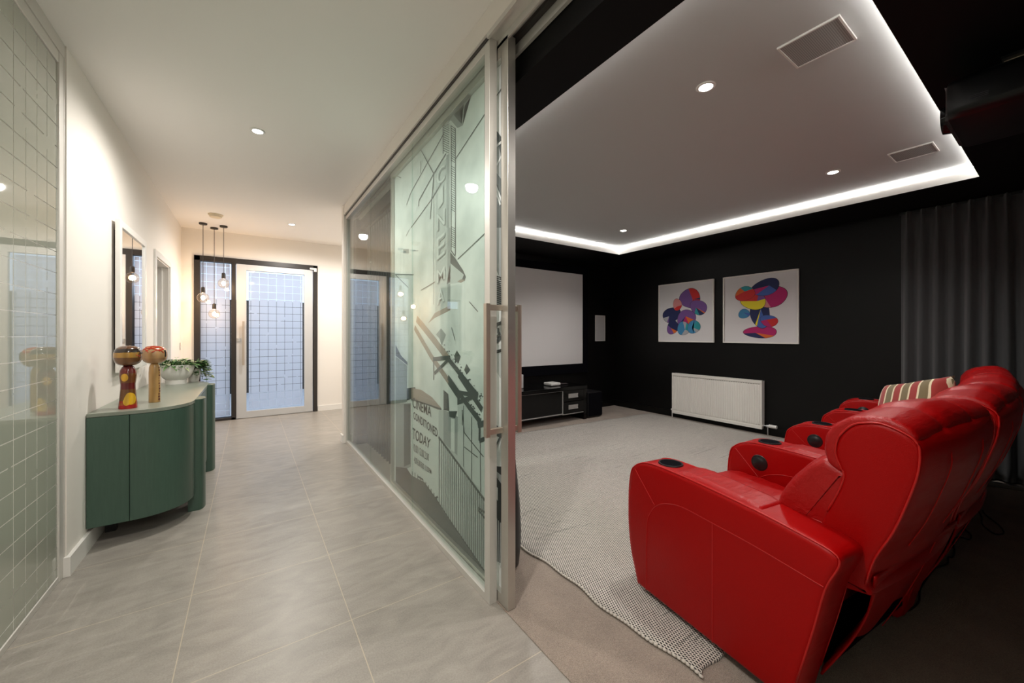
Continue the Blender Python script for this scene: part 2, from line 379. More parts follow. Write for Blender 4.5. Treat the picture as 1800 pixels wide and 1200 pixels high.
# artwork of the sliding door, (depth along the wall, height) in metres
MURAL_POLY=[(3,[(2.308,2.307),(2.106,2.32),(2.106,1.888),(2.308,1.934)]),(3,[(2.308,1.934),(2.106,1.888),(2.106,1.413),(2.308,1.388)]),(2,[(2.14,2.333),(2.096,2.325),(2.096,1.885),(2.14,1.896)]),(2,[(2.126,1.892),(2.086,1.883),(2.086,1.399),(2.126,1.388)]),(5,[(2.319,1.389),(2.086,1.424),(2.086,1.395),(2.319,1.357),(2.427,1.326)]),(2,[(2.126,2.576),(2.038,2.575),(1.829,2.568),(1.835,2.537),(1.903,2.513),(1.926,2.417),(1.992,2.431),(2.076,2.514)]),(1,[(2.038,2.559),(1.912,2.553),(1.965,2.515),(1.938,2.431),(1.992,2.48)]),(1,[(2.086,1.74),(2.019,1.691),(1.921,1.608),(1.887,1.568),(1.903,1.546),(1.965,1.574),(2.086,1.673)]),(3,[(2.086,1.673),(1.912,1.583),(1.947,1.543),(2.136,1.554),(2.086,1.563)]),(5,[(1.992,1.554),(1.947,1.562),(1.892,1.551),(1.947,1.541)]),(2,[(2.929,1.912),(2.8,1.888),(2.8,1.856),(2.929,1.879)]),(2,[(2.724,1.864),(2.61,1.843),(2.61,1.838),(2.724,1.859)]),(1,[(2.099,1.121),(2.092,1.125),(2.085,1.12),(2.092,1.119)]),(1,[(2.185,1.161),(2.171,1.168),(2.156,1.16),(2.171,1.156)]),(1,[(1.821,0.97),(1.814,0.974),(1.807,0.97),(1.814,0.967)]),(1,[(2.144,1.147),(2.128,1.154),(2.113,1.146),(2.128,1.141)]),(1,[(1.76,0.951),(1.754,0.955),(1.748,0.951),(1.754,0.949)]),(1,[(2.031,1.091),(2.017,1.098),(2.004,1.091),(2.017,1.086)]),(1,[(1.779,0.938),(1.769,0.944),(1.759,0.939),(1.769,0.935)]),(1,[(1.948,1.04),(1.942,1.043),(1.936,1.039),(1.942,1.038)]),(1,[(1.713,0.932),(1.706,0.936),(1.7,0.933),(1.706,0.93)]),(1,[(1.742,0.928),(1.732,0.934),(1.721,0.929),(1.732,0.924)]),(1,[(1.936,1.037),(1.927,1.042),(1.918,1.037),(1.927,1.034)]),(1,[(2.128,1.134),(2.121,1.137),(2.115,1.132),(2.121,1.131)]),(1,[(2.179,1.187),(2.167,1.192),(2.155,1.186),(2.167,1.183)]),(1,[(1.957,1.036),(1.95,1.04),(1.943,1.036),(1.95,1.034)]),(1,[(1.997,1.062),(1.989,1.066),(1.981,1.062),(1.989,1.059)]),(1,[(1.996,1.089),(1.985,1.095),(1.975,1.089),(1.985,1.085)]),(1,[(1.764,0.947),(1.758,0.951),(1.751,0.947),(1.758,0.944)]),(1,[(1.8,0.98),(1.793,0.984),(1.786,0.98),(1.793,0.977)]),(1,[(2.114,1.151),(2.102,1.157),(2.089,1.15),(2.102,1.146)]),(1,[(1.729,0.937),(1.718,0.944),(1.707,0.938),(1.718,0.933)]),(1,[(2.223,1.176),(2.208,1.182),(2.194,1.175),(2.208,1.17)]),(1,[(1.957,1.066),(1.945,1.073),(1.932,1.066),(1.945,1.061)]),(1,[(2.061,1.103),(2.054,1.106),(2.047,1.102),(2.054,1.1)]),(1,[(1.964,1.083),(1.959,1.085),(1.953,1.082),(1.959,1.081)]),(1,[(2.211,1.172),(2.201,1.177),(2.19,1.171),(2.201,1.168)]),(1,[(2.072,1.088),(2.062,1.093),(2.052,1.087),(2.062,1.084)]),(1,[(2.119,1.14),(2.111,1.144),(2.103,1.139),(2.111,1.137)]),(1,[(1.868,1.005),(1.859,1.01),(1.85,1.005),(1.859,1.002)]),(1,[(2.037,1.128),(2.026,1.133),(2.016,1.127),(2.026,1.124)]),(1,[(1.808,0.957),(1.8,0.962),(1.791,0.957),(1.8,0.954)]),(1,[(2.078,1.131),(2.068,1.135),(2.059,1.13),(2.068,1.127)]),(1,[(2.044,1.108),(2.034,1.113),(2.023,1.107),(2.034,1.104)]),(1,[(2.211,1.193),(2.203,1.197),(2.194,1.191),(2.203,1.189)]),(1,[(2.05,1.132),(2.044,1.135),(2.038,1.131),(2.044,1.13)]),(1,[(1.731,0.921),(1.724,0.925),(1.716,0.921),(1.724,0.918)]),(1,[(1.741,0.932),(1.731,0.939),(1.721,0.934),(1.731,0.929)]),(1,[(1.966,1.05),(1.953,1.056),(1.94,1.05),(1.953,1.045)]),(1,[(1.727,0.946),(1.718,0.952),(1.709,0.947),(1.718,0.942)]),(1,[(1.785,0.956),(1.776,0.962),(1.767,0.957),(1.776,0.953)]),(1,[(1.852,1.007),(1.84,1.014),(1.828,1.008),(1.84,1.003)]),(1,[(1.748,0.911),(1.736,0.918),(1.725,0.912),(1.736,0.906)]),(1,[(1.875,0.984),(1.869,0.988),(1.863,0.984),(1.869,0.982)]),(1,[(1.707,0.935),(1.702,0.939),(1.696,0.935),(1.702,0.933)]),(1,[(1.868,0.999),(1.856,1.006),(1.843,1.0),(1.856,0.995)]),(1,[(2.115,1.112),(2.109,1.114),(2.103,1.11),(2.109,1.109)]),(1,[(1.78,0.934),(1.769,0.941),(1.759,0.935),(1.769,0.93)]),(1,[(1.733,0.807),(1.727,0.811),(1.721,0.808),(1.727,0.805)]),(1,[(1.781,0.824),(1.771,0.831),(1.76,0.826),(1.771,0.821)]),(1,[(1.807,0.865),(1.802,0.868),(1.797,0.865),(1.802,0.863)]),(1,[(1.789,0.833),(1.78,0.839),(1.771,0.835),(1.78,0.83)]),(1,[(1.881,0.88),(1.872,0.886),(1.862,0.881),(1.872,0.877)]),(1,[(1.887,0.895),(1.881,0.898),(1.876,0.895),(1.881,0.893)]),(1,[(1.8,0.84),(1.793,0.844),(1.786,0.84),(1.793,0.837)]),(1,[(1.854,0.867),(1.849,0.87),(1.843,0.867),(1.849,0.865)]),(1,[(1.877,0.881),(1.868,0.887),(1.859,0.882),(1.868,0.878)]),(1,[(1.804,0.853),(1.798,0.857),(1.793,0.853),(1.798,0.852)]),(1,[(1.747,0.817),(1.737,0.824),(1.726,0.819),(1.737,0.813)]),(1,[(1.814,0.867),(1.803,0.874),(1.791,0.869),(1.803,0.863)]),(1,[(1.879,0.882),(1.871,0.887),(1.863,0.883),(1.871,0.879)]),(1,[(1.782,0.844),(1.777,0.848),(1.772,0.845),(1.777,0.843)]),(1,[(1.842,0.87),(1.832,0.876),(1.821,0.871),(1.832,0.866)]),(1,[(1.825,0.855),(1.814,0.863),(1.802,0.858),(1.814,0.852)]),(1,[(1.826,0.855),(1.816,0.861),(1.806,0.856),(1.816,0.852)]),(1,[(1.773,0.838),(1.761,0.845),(1.75,0.84),(1.761,0.834)]),(1,[(1.802,0.86),(1.791,0.867),(1.779,0.862),(1.791,0.856)]),(1,[(1.747,0.825),(1.741,0.829),(1.736,0.826),(1.741,0.824)]),(1,[(1.757,0.821),(1.751,0.824),(1.746,0.821),(1.751,0.819)]),(1,[(1.897,0.884),(1.89,0.888),(1.884,0.885),(1.89,0.882)]),(1,[(1.735,0.81),(1.728,0.815),(1.721,0.811),(1.728,0.808)]),(1,[(1.799,0.838),(1.787,0.846),(1.775,0.841),(1.787,0.835)]),(1,[(1.861,0.888),(1.854,0.892),(1.847,0.888),(1.854,0.885)]),(1,[(1.919,0.886),(1.907,0.893),(1.894,0.888),(1.907,0.882)]),(1,[(1.738,0.814),(1.733,0.818),(1.727,0.814),(1.733,0.812)]),(1,[(1.794,0.84),(1.782,0.848),(1.77,0.843),(1.782,0.836)]),(1,[(1.745,0.836),(1.735,0.843),(1.726,0.838),(1.735,0.833)]),(1,[(1.768,0.832),(1.757,0.839),(1.746,0.834),(1.757,0.828)]),(1,[(1.831,0.874),(1.821,0.88),(1.812,0.876),(1.821,0.871)]),(1,[(1.725,0.818),(1.719,0.823),(1.713,0.819),(1.719,0.817)]),(1,[(1.838,0.857),(1.826,0.864),(1.814,0.859),(1.826,0.853)]),(1,[(1.826,0.853),(1.819,0.857),(1.812,0.854),(1.819,0.851)]),(1,[(1.839,0.864),(1.83,0.87),(1.82,0.865),(1.83,0.861)]),(1,[(1.77,0.835),(1.758,0.843),(1.746,0.838),(1.758,0.831)]),(2,[(2.219,1.289),(2.146,1.25),(2.173,1.217),(2.209,1.186),(2.241,1.225),(2.296,1.25)]),(1,[(1.997,1.16),(1.95,1.128),(1.974,1.09),(2.019,1.096),(2.032,1.128)]),(1,[(1.878,1.09),(1.835,1.06),(1.878,1.032),(1.907,1.055)]),(1,[(3.114,1.166),(2.979,1.085),(2.834,1.043),(2.834,1.022),(3.114,1.079)]),(2,[(3.114,1.073),(2.847,1.018),(2.847,0.769),(3.114,0.732)]),(2,[(3.114,0.917),(2.847,0.941),(2.847,0.742),(3.114,0.686)]),(2,[(3.114,0.686),(2.76,0.749),(2.76,0.277),(2.896,0.217),(3.114,0.177)]),(1,[(2.912,0.716),(2.769,0.737),(2.769,0.296),(2.912,0.234)]),(1,[(2.847,0.844),(2.666,0.875),(2.666,0.793),(2.847,0.769)]),(1,[(2.847,0.844),(2.666,0.87),(2.652,0.805),(2.847,0.752)]),(3,[(2.252,0.783),(2.096,0.795),(1.983,0.782),(1.992,0.894),(1.912,0.865),(1.729,0.79),(1.668,0.744),(1.668,0.412),(2.252,0.609)]),(1,[(2.181,0.912),(2.112,0.895),(2.1,0.795),(2.181,0.79)]),(2,[(2.181,0.79),(1.983,0.782),(1.992,0.56),(2.181,0.59)]),(1,[(2.106,0.794),(1.992,0.813),(2.019,0.767),(2.096,0.762)]),(4,[(2.076,0.757),(2.027,0.761),(2.027,0.568),(2.076,0.572)]),(4,[(2.748,0.793),(2.258,0.778),(2.252,0.6),(2.258,0.2),(2.49,0.253),(2.748,0.229)]),(5,[(2.748,0.86),(2.555,0.868),(2.366,0.844),(2.209,0.793),(2.263,0.777),(2.555,0.784),(2.748,0.777)]),(1,[(2.847,0.242),(2.748,0.218),(2.49,0.248),(2.258,0.2),(1.87,0.095),(1.667,0.031),(1.667,-0.112),(2.847,-0.005)]),(0,[(3.114,0.177),(2.847,0.242),(2.748,0.218),(2.748,0.009),(3.114,0.038)]),(1,[(1.609,2.275),(1.589,2.254),(1.519,2.174),(1.495,2.144),(1.495,1.747),(1.609,1.774)]),(2,[(1.589,2.238),(1.525,2.09),(1.525,1.982),(1.583,2.043)]),(2,[(1.609,1.774),(1.495,1.747),(1.495,1.364),(1.609,1.384)]),(4,[(1.589,1.769),(1.572,1.738),(1.572,1.608),(1.589,1.631)]),(4,[(1.609,1.356),(1.495,1.377),(1.495,1.179),(1.609,1.161)]),(0,[(1.609,1.166),(1.495,1.19),(1.495,1.173),(1.609,1.153)]),(3,[(1.609,1.147),(1.495,1.172),(1.532,1.043),(1.609,1.105)]),(1,[(1.609,0.82),(1.583,0.825),(1.525,0.795),(1.519,0.763),(1.557,0.762),(1.609,0.771)]),(0,[(1.609,0.607),(1.495,0.636),(1.495,0.18),(1.609,0.151)]),(2,[(1.589,0.596),(1.525,0.587),(1.525,0.547),(1.589,0.575)]),(4,[(1.589,0.527),(1.557,0.517),(1.557,0.455),(1.589,0.471)])]  # brown base of the blade sign has a warm reflection painted in
MURAL_LINE=[(1,0.0035,[(2.183,2.575),(2.096,2.516)]),(1,0.0035,[(2.183,2.561),(2.096,2.502)]),(1,0.0035,[(2.183,2.547),(2.096,2.489)]),(1,0.0035,[(2.183,2.533),(2.096,2.475)]),(1,0.0035,[(2.183,2.519),(2.096,2.462)]),(1,0.0035,[(2.183,2.505),(2.096,2.448)]),(1,0.0035,[(2.183,2.491),(2.096,2.435)]),(1,0.0035,[(2.183,2.477),(2.096,2.421)]),(1,0.0035,[(2.183,2.463),(2.096,2.408)]),(1,0.0035,[(2.183,2.449),(2.096,2.394)]),(1,0.0035,[(2.183,2.436),(2.096,2.381)]),(1,0.0035,[(2.183,2.422),(2.096,2.367)]),(1,0.0035,[(2.183,2.408),(2.096,2.354)]),(1,0.0035,[(2.183,2.394),(2.096,2.34)]),(1,0.0035,[(2.183,2.38),(2.096,2.327)]),(1,0.0035,[(2.07,2.478),(2.021,2.441)]),(1,0.0035,[(2.07,2.465),(2.021,2.428)]),(1,0.0035,[(2.07,2.451),(2.021,2.415)]),(1,0.0035,[(2.07,2.438),(2.021,2.402)]),(1,0.0035,[(2.07,2.425),(2.021,2.389)]),(1,0.0035,[(2.07,2.411),(2.021,2.376)]),(1,0.0035,[(2.07,2.398),(2.021,2.362)]),(1,0.0035,[(2.07,2.385),(2.021,2.349)]),(1,0.0035,[(2.07,2.371),(2.021,2.336)]),(1,0.0035,[(2.07,2.358),(2.021,2.323)]),(1,0.0035,[(2.07,2.344),(2.021,2.31)]),(1,0.0035,[(2.07,2.331),(2.021,2.297)]),(1,0.0035,[(2.07,2.318),(2.021,2.283)]),(1,0.0035,[(2.07,2.304),(2.021,2.27)]),(1,0.0035,[(2.07,2.291),(2.021,2.257)]),(1,0.0035,[(2.07,2.277),(2.021,2.244)]),(1,0.0035,[(2.07,2.242),(2.021,2.211)]),(1,0.0035,[(2.07,2.229),(2.021,2.198)]),(1,0.0035,[(2.07,2.215),(2.021,2.185)]),(1,0.0035,[(2.07,2.202),(2.021,2.172)]),(1,0.0035,[(2.07,2.189),(2.021,2.159)]),(1,0.0035,[(2.07,2.175),(2.021,2.145)]),(1,0.0035,[(2.07,2.162),(2.021,2.132)]),(1,0.0035,[(2.07,2.148),(2.021,2.119)]),(1,0.0035,[(2.07,2.135),(2.021,2.106)]),(1,0.0035,[(2.07,2.122),(2.021,2.093)]),(1,0.0035,[(2.07,2.108),(2.021,2.08)]),(1,0.0035,[(2.07,2.095),(2.021,2.066)]),(1,0.0035,[(2.07,2.081),(2.021,2.053)]),(1,0.0035,[(2.07,2.068),(2.021,2.04)]),(1,0.0035,[(2.07,2.055),(2.021,2.027)]),(1,0.0035,[(2.07,2.041),(2.021,2.014)]),(1,0.0035,[(2.07,2.028),(2.021,2.001)]),(1,0.0035,[(2.07,2.014),(2.021,1.987)]),(1,0.0035,[(2.07,2.001),(2.021,1.974)]),(1,0.0035,[(2.07,1.988),(2.021,1.961)]),(1,0.0035,[(2.07,1.886),(2.021,1.862)]),(1,0.0035,[(2.07,1.874),(2.021,1.849)]),(1,0.0035,[(2.07,1.861),(2.021,1.837)]),(1,0.0035,[(2.07,1.849),(2.021,1.825)]),(1,0.0035,[(2.07,1.836),(2.021,1.812)]),(1,0.0035,[(2.07,1.824),(2.021,1.8)]),(1,0.0035,[(2.07,1.811),(2.021,1.788)]),(1,0.0035,[(2.07,1.798),(2.021,1.775)]),(1,0.0035,[(2.07,1.786),(2.021,1.763)]),(1,0.0035,[(2.07,1.773),(2.021,1.751)]),(1,0.008,[(2.187,2.579),(2.187,2.36)]),(1,0.008,[(2.074,2.484),(2.074,1.881)]),(1,0.008,[(2.017,2.442),(2.017,1.867)]),(1,0.008,[(2.074,1.881),(2.074,1.746),(2.019,1.704)]),(1,0.008,[(2.017,1.867),(2.017,1.707)]),(1,0.01,[(2.555,2.563),(2.331,2.288),(2.39,2.009)]),(1,0.01,[(2.331,2.288),(2.596,2.19),(2.596,2.15)]),(1,0.01,[(2.146,2.344),(2.331,2.288)]),(1,0.01,[(2.156,2.21),(2.366,2.133)]),(1,0.006,[(2.177,2.478),(2.754,2.298),(2.853,2.232)]),(1,0.006,[(2.366,2.133),(2.754,2.037)]),(1,0.006,[(1.664,2.367),(2.019,2.262)]),(1,0.006,[(2.555,2.449),(2.569,2.37)]),(1,0.006,[(3.085,2.572),(2.979,2.479)]),(1,0.006,[(2.331,2.288),(2.331,1.939)]),(1,0.005,[(1.678,1.761),(1.983,1.681)]),(1,0.005,[(2.331,1.939),(2.331,1.444)]),(1,0.005,[(2.695,1.684),(3.122,1.739)]),(1,0.005,[(2.555,1.557),(2.308,1.588)]),(1,0.005,[(1.845,1.428),(1.751,1.37)]),(1,0.005,[(3.122,1.739),(2.816,1.604)]),(1,0.005,[(2.067,1.293),(2.019,1.219)]),(1,0.005,[(2.785,2.033),(2.863,1.997)]),(5,0.05,[(2.637,1.363),(2.308,1.206),(2.106,1.103)]),(1,0.034,[(2.106,1.103),(1.751,0.93)]),(1,0.034,[(1.974,1.025),(1.707,0.867)]),(5,0.04,[(2.68,1.303),(2.378,1.112),(2.106,0.972)]),(1,0.04,[(2.106,0.972),(1.956,0.891)]),(1,0.034,[(2.116,0.996),(1.947,0.908),(1.721,0.799)]),(1,0.026,[(2.343,1.091),(2.086,1.115)]),(1,0.022,[(2.319,1.001),(2.086,1.113)]),(1,0.012,[(2.331,1.078),(2.331,0.958)]),(1,0.024,[(1.992,0.922),(1.774,0.93)]),(1,0.024,[(1.983,0.863),(1.774,0.93)]),(1,0.012,[(1.983,0.927),(1.983,0.85)]),(1,0.03,[(1.751,0.778),(1.671,0.808)]),(1,0.022,[(1.736,0.7),(1.671,0.729)]),(1,0.02,[(1.729,0.797),(1.733,0.701)]),(1,0.006,[(1.912,0.857),(1.912,0.518)]),(1,0.006,[(1.818,0.811),(1.818,0.476)]),(1,0.007,[(1.726,0.79),(1.721,0.441)]),(1,0.007,[(1.929,0.831),(1.903,0.709),(1.813,0.675),(1.692,0.631)]),(1,0.006,[(1.903,0.63),(1.751,0.612)]),(1,0.008,[(1.926,0.831),(1.926,0.744)]),(1,0.01,[(2.748,0.774),(2.529,0.783),(2.209,0.789)]),(1,0.012,[(2.724,0.254),(2.724,0.208)]),(1,0.012,[(2.669,0.261),(2.669,0.215)]),(1,0.012,[(2.615,0.264),(2.615,0.219)]),(1,0.012,[(2.563,0.265),(2.563,0.22)]),(1,0.012,[(2.513,0.263),(2.513,0.219)]),(1,0.012,[(2.464,0.259),(2.464,0.216)]),(1,0.012,[(2.417,0.252),(2.417,0.21)]),(1,0.012,[(2.371,0.244),(2.371,0.202)]),(1,0.012,[(2.326,0.233),(2.326,0.192)]),(1,0.012,[(2.283,0.22),(2.283,0.179)]),(1,0.012,[(2.61,0.252),(2.515,0.259)]),(1,0.012,[(2.308,0.206),(2.263,0.23)]),(1,0.016,[(2.252,0.609),(1.668,0.412)]),(1,0.008,[(2.241,0.605),(2.241,0.197)]),(1,0.008,[(2.212,0.596),(2.212,0.189)]),(1,0.008,[(2.184,0.586),(2.184,0.181)]),(1,0.008,[(2.156,0.577),(2.156,0.173)]),(1,0.008,[(2.129,0.567),(2.129,0.165)]),(1,0.008,[(2.102,0.558),(2.102,0.158)]),(1,0.008,[(2.076,0.55),(2.076,0.15)]),(1,0.008,[(2.05,0.541),(2.05,0.143)]),(1,0.008,[(2.024,0.532),(2.024,0.136)]),(1,0.008,[(2.0,0.524),(2.0,0.129)]),(1,0.008,[(1.975,0.516),(1.975,0.122)]),(1,0.008,[(1.951,0.508),(1.951,0.115)]),(1,0.008,[(1.928,0.5),(1.928,0.109)]),(1,0.008,[(1.905,0.492),(1.905,0.102)]),(1,0.008,[(1.882,0.484),(1.882,0.096)]),(1,0.008,[(1.86,0.477),(1.86,0.09)]),(1,0.008,[(1.838,0.47),(1.838,0.083)]),(1,0.008,[(1.817,0.462),(1.817,0.077)]),(1,0.008,[(1.795,0.455),(1.795,0.071)]),(1,0.008,[(1.775,0.448),(1.775,0.065)]),(1,0.008,[(1.754,0.441),(1.754,0.06)]),(1,0.008,[(1.734,0.435),(1.734,0.054)]),(1,0.008,[(1.714,0.428),(1.714,0.048)]),(1,0.008,[(1.695,0.421),(1.695,0.043)]),(1,0.008,[(1.676,0.415),(1.676,0.038)]),(1,0.012,[(1.744,0.352),(1.668,0.355)]),(1,0.012,[(1.744,0.341),(1.668,0.323)]),(4,0.012,[(1.589,1.997),(1.513,1.865)]),(4,0.012,[(1.589,1.976),(1.532,1.863)]),(4,0.012,[(1.563,2.063),(1.525,2.09)]),(4,0.012,[(1.585,2.154),(1.525,2.157)]),(4,0.014,[(1.583,1.575),(1.513,1.471)]),(0,0.006,[(1.572,1.532),(1.525,1.518)]),(0,0.006,[(1.572,1.523),(1.525,1.509)]),(0,0.006,[(1.572,1.513),(1.525,1.499)]),(0,0.006,[(1.572,1.503),(1.525,1.49)]),(0,0.006,[(1.572,1.494),(1.525,1.481)]),(0,0.006,[(1.572,1.484),(1.525,1.471)]),(0,0.006,[(1.572,1.475),(1.525,1.462)]),(0,0.006,[(1.572,1.465),(1.525,1.453)]),(0,0.006,[(1.572,1.455),(1.525,1.443)]),(0,0.006,[(1.572,1.446),(1.525,1.434)]),(0,0.006,[(1.572,1.436),(1.525,1.424)]),(0,0.006,[(1.572,1.427),(1.525,1.415)]),(0,0.006,[(1.572,1.417),(1.525,1.406)]),(0,0.006,[(1.572,1.408),(1.525,1.396)]),(0,0.006,[(1.572,1.398),(1.525,1.387)]),(0,0.006,[(1.572,1.388),(1.525,1.377)]),(1,0.006,[(1.664,2.367),(1.507,2.412)]),(1,0.016,[(1.525,1.306),(1.563,1.299),(1.589,1.269),(1.589,1.244),(1.563,1.236),(1.532,1.258)]),(1,0.014,[(1.551,1.282),(1.551,1.255)]),(1,0.018,[(1.589,1.203),(1.519,1.241)]),(1,0.01,[(1.532,0.767),(1.576,0.709),(1.589,0.651)]),(3,0.008,[(1.58,0.372),(1.572,0.169)]),(3,0.008,[(1.563,0.369),(1.557,0.163)]),(3,0.008,[(1.547,0.366),(1.542,0.157)]),(3,0.008,[(1.53,0.363),(1.527,0.151)])]
MURAL_TEXT=[('CINEMA',[(2.718,0.797),(2.368,0.777),(2.718,0.722),(2.368,0.712)]),('CONDITIONED',[(2.701,0.696),(2.267,0.658),(2.701,0.642),(2.267,0.6)]),('TODAY',[(2.718,0.577),(2.378,0.565),(2.718,0.494),(2.397,0.5)]),('10.00 12.00 2.00',[(2.701,0.465),(2.412,0.461),(2.701,0.408),(2.412,0.412)]),('4.00 6.00 8.00 10.00PM',[(2.689,0.374),(2.368,0.37),(2.689,0.326),(2.368,0.338)])]
MURAL_SIGN=[('C',[(2.281,2.289),(2.16,2.289),(2.281,2.189),(2.16,2.194)]),('I',[(2.258,2.147),(2.187,2.168),(2.258,2.039),(2.187,2.064)]),('N',[(2.281,2.009),(2.16,2.021),(2.281,1.905),(2.16,1.922)]),('E',[(2.285,1.857),(2.16,1.874),(2.285,1.721),(2.16,1.745)]),('M',[(2.281,1.657),(2.16,1.667),(2.281,1.576),(2.16,1.589)]),('A',[(2.274,1.522),(2.167,1.538),(2.274,1.436),(2.167,1.455)])]
CAB1 = [(2.36,.47),(2.443,.426),(2.563,.41),(2.698,.426),(2.865,.426),(3.014,.417),(3.124,.391),(3.213,.399),(3.245,.386),(3.355,.393),(3.499,.413),(3.592,.403),(3.605,.362),(3.695,.365),(3.763,.397)]
CAB2 = [(4.35,.44),(4.305,.404),(4.124,.36),(3.963,.343),(3.84,.287),(3.891,.253),(4.025,.277),(4.184,.346),(4.28,.37)]

# ================================================================== SETTING
def st(name, bm, m, label, cat, **k):
    return tag(obj(name, bm, m, **k), label, cat, kind='structure')
# floors
b = NB(); box(b, -3.4, .953, -3.1, 7.12, -.1, 0); box(b, .953, 3.3, 4.75, 7.12, -.1, 0)
st('floor', b, M['tile'], 'grey square porcelain tile floor of the hallway', 'floor')
b = NB(); box(b, .953, 5.45, -3.1, 4.75, -.1, .004)
st('floor_carpet', b, M['carpet'], 'taupe cut pile carpet on the cinema room floor', 'carpet')
# ceilings
b = NB(); box(b, -3.4, .90, -3.1, 4.857, ZH, ZH+.1); box(b, -3.4, 3.3, 4.857, 7.12, ZH, ZH+.1)
st('ceiling', b, M['ceiling'], 'plain off-white hallway ceiling', 'ceiling')
b = NB()
for (x0, x1, y0, y1) in ((1.06, TX0, -1.72, 4.75), (TX1, 5.45, -1.72, 4.75), (TX0, TX1, -1.72, TY0), (TX0, TX1, TY1, 4.75)):
    box(b, x0, x1, y0, y1, ZS, ZS+.015)
box(b, 1.05, 1.06, -1.72, 4.75, ZS, ZH)
st('ceiling_soffit', b, M['black_soffit'], 'black dropped soffit around the cinema ceiling recess', 'soffit')
b = NB(); r_ = .013
box(b, TX0-r_, TX1+r_, TY0-r_, TY1+r_, ZT, ZT+.06)
for (x0, x1, y0, y1) in ((TX0-r_-.01, TX0-r_, TY0-r_, TY1+r_), (TX1+r_, TX1+r_+.01, TY0-r_, TY1+r_), (TX0-r_, TX1+r_, TY0-r_-.01, TY0-r_), (TX0-r_, TX1+r_, TY1+r_, TY1+r_+.01)):
    box(b, x0, x1, y0, y1, ZS+.015, ZT)
st('ceiling_recess', b, M['theatre_ceiling'], 'raised pale ceiling panel glowing at its edges in the cinema', 'ceiling')
b = NB(); t_ = .012; zl = ZT-.0005
for (x0, x1, y0, y1) in ((TX0-t_, TX0+.001, TY0-t_, TY1+t_), (TX1-.001, TX1+t_, TY0-t_, TY1+t_), (TX0+.001, TX1-.001, TY0-t_, TY0+.001), (TX0+.001, TX1-.001, TY1-.001, TY1+t_)):
    box(b, x0, x1, y0, y1, ZS+.0005, zl)
st('trim_1', b, M['trim'], 'white upstand edge round the cinema ceiling recess', 'trim')
# led tape on the ledge, one strip for each side
q = -.001; g_ = -.009
for (x0, x1, y0, y1, s) in ((TX0+.001, TX0+.010, TY0+.01, TY1-.01, 'on the hallway side'), (TX1-.010, TX1-.001, TY0+.01, TY1-.01, 'above the white radiator side'), (TX0+.001, TX1-.001, TY0+.001, TY0+.010, 'on the projector side'), (TX0+.001, TX1-.001, TY1-.010, TY1-.001, 'above the projection screen')):
    b = bx(x0, x1, y0, y1, ZT-.030, ZT-.024)
    o = obj('led_strip', b, M['led']); tag(o, 'glowing white LED tape along the edge of the ceiling recess, '+s, 'light strip')

# walls
def wall(name, parts, m, label):
    b = NB()
    for p in parts: box(b, *p)
    return st(name, b, m, label, 'wall')
FX0, FX1, FZ = -.645, .912, 2.37
wall('wall_front', [(-3.4, -1.65, 7, 7.12, 0, ZH), (-1.65, -1.05, 7, 7.12, 0, .85), (-1.65, -1.05, 7, 7.12, 1.95, ZH), (-1.05, FX0, 7, 7.12, 0, ZH), (FX0, FX1, 7, 7.12, FZ, ZH), (FX1, 3.3, 7, 7.12, 0, ZH)], M['wall'], 'cream wall around the glazed front door')
WX = -.785
wall('wall_left', [(WX-.11, WX, 2.95, 5.2, 0, ZH), (WX-.11, WX, 5.2, 6.0, 2.04, ZH), (WX-.11, WX, 6.0, 7.0, 0, ZH)], M['wall'], 'cream left hallway wall behind the green sideboard')
wall('wall_side_room', [(-3.4, -3.3, 2.95, 7, 0, ZH), (-3.3, WX-.11, 4.1, 4.2, 0, ZH), (-3.3, WX-.11, 2.95, 3.05, 0, ZH)], M['wall'], 'pale walls of the side room seen through the left doorway')
wall('wall_left_room', [(-3.4, -3.3, -3.1, 2.95, 0, ZH), (-3.3, .9, -3.1, -3.0, 0, ZH)], M['wall'], 'pale walls of the room behind the frosted partition')
wall('wall_end', [(.894, 5.45, 4.75, 4.857, 0, ZH)], M['wall'], 'cream wall end beside the far edge of the glass partition')
wall('wall_hall_right', [(3.2, 3.3, 4.857, 7, 0, ZH)], M['wall'], 'cream wall to the right of the entrance')
wall('wall_header', [(.90, 1.05, -3.0, 4.75, 2.635, ZH)], M['wall'], 'cream bulkhead strip above the glass partition')
wall('wall_near_blocker', [(.9, 1.05, -3.0, -.45, 0, 2.635)], M['wall'], 'unseen cream wall beside the opening, lengthened to block hall light')  # out of view; lengthened to keep hall light off the sofa rear
wall('wall_screen', [(1.0, 5.45, 4.606, 4.75, 0, ZS+.12)], M['black_wall'], 'matt black wall behind the projection screen')
wall('wall_right', [(5.333, 5.45, -1.72, 4.606, 0, ZS+.12)], M['black_wall'], 'matt black wall with two framed prints and a radiator')
wall('wall_back', [(1.05, 5.45, -1.85, -1.72, 0, ZS+.12)], M['black_wall'], 'matt black wall at the rear of the cinema room')
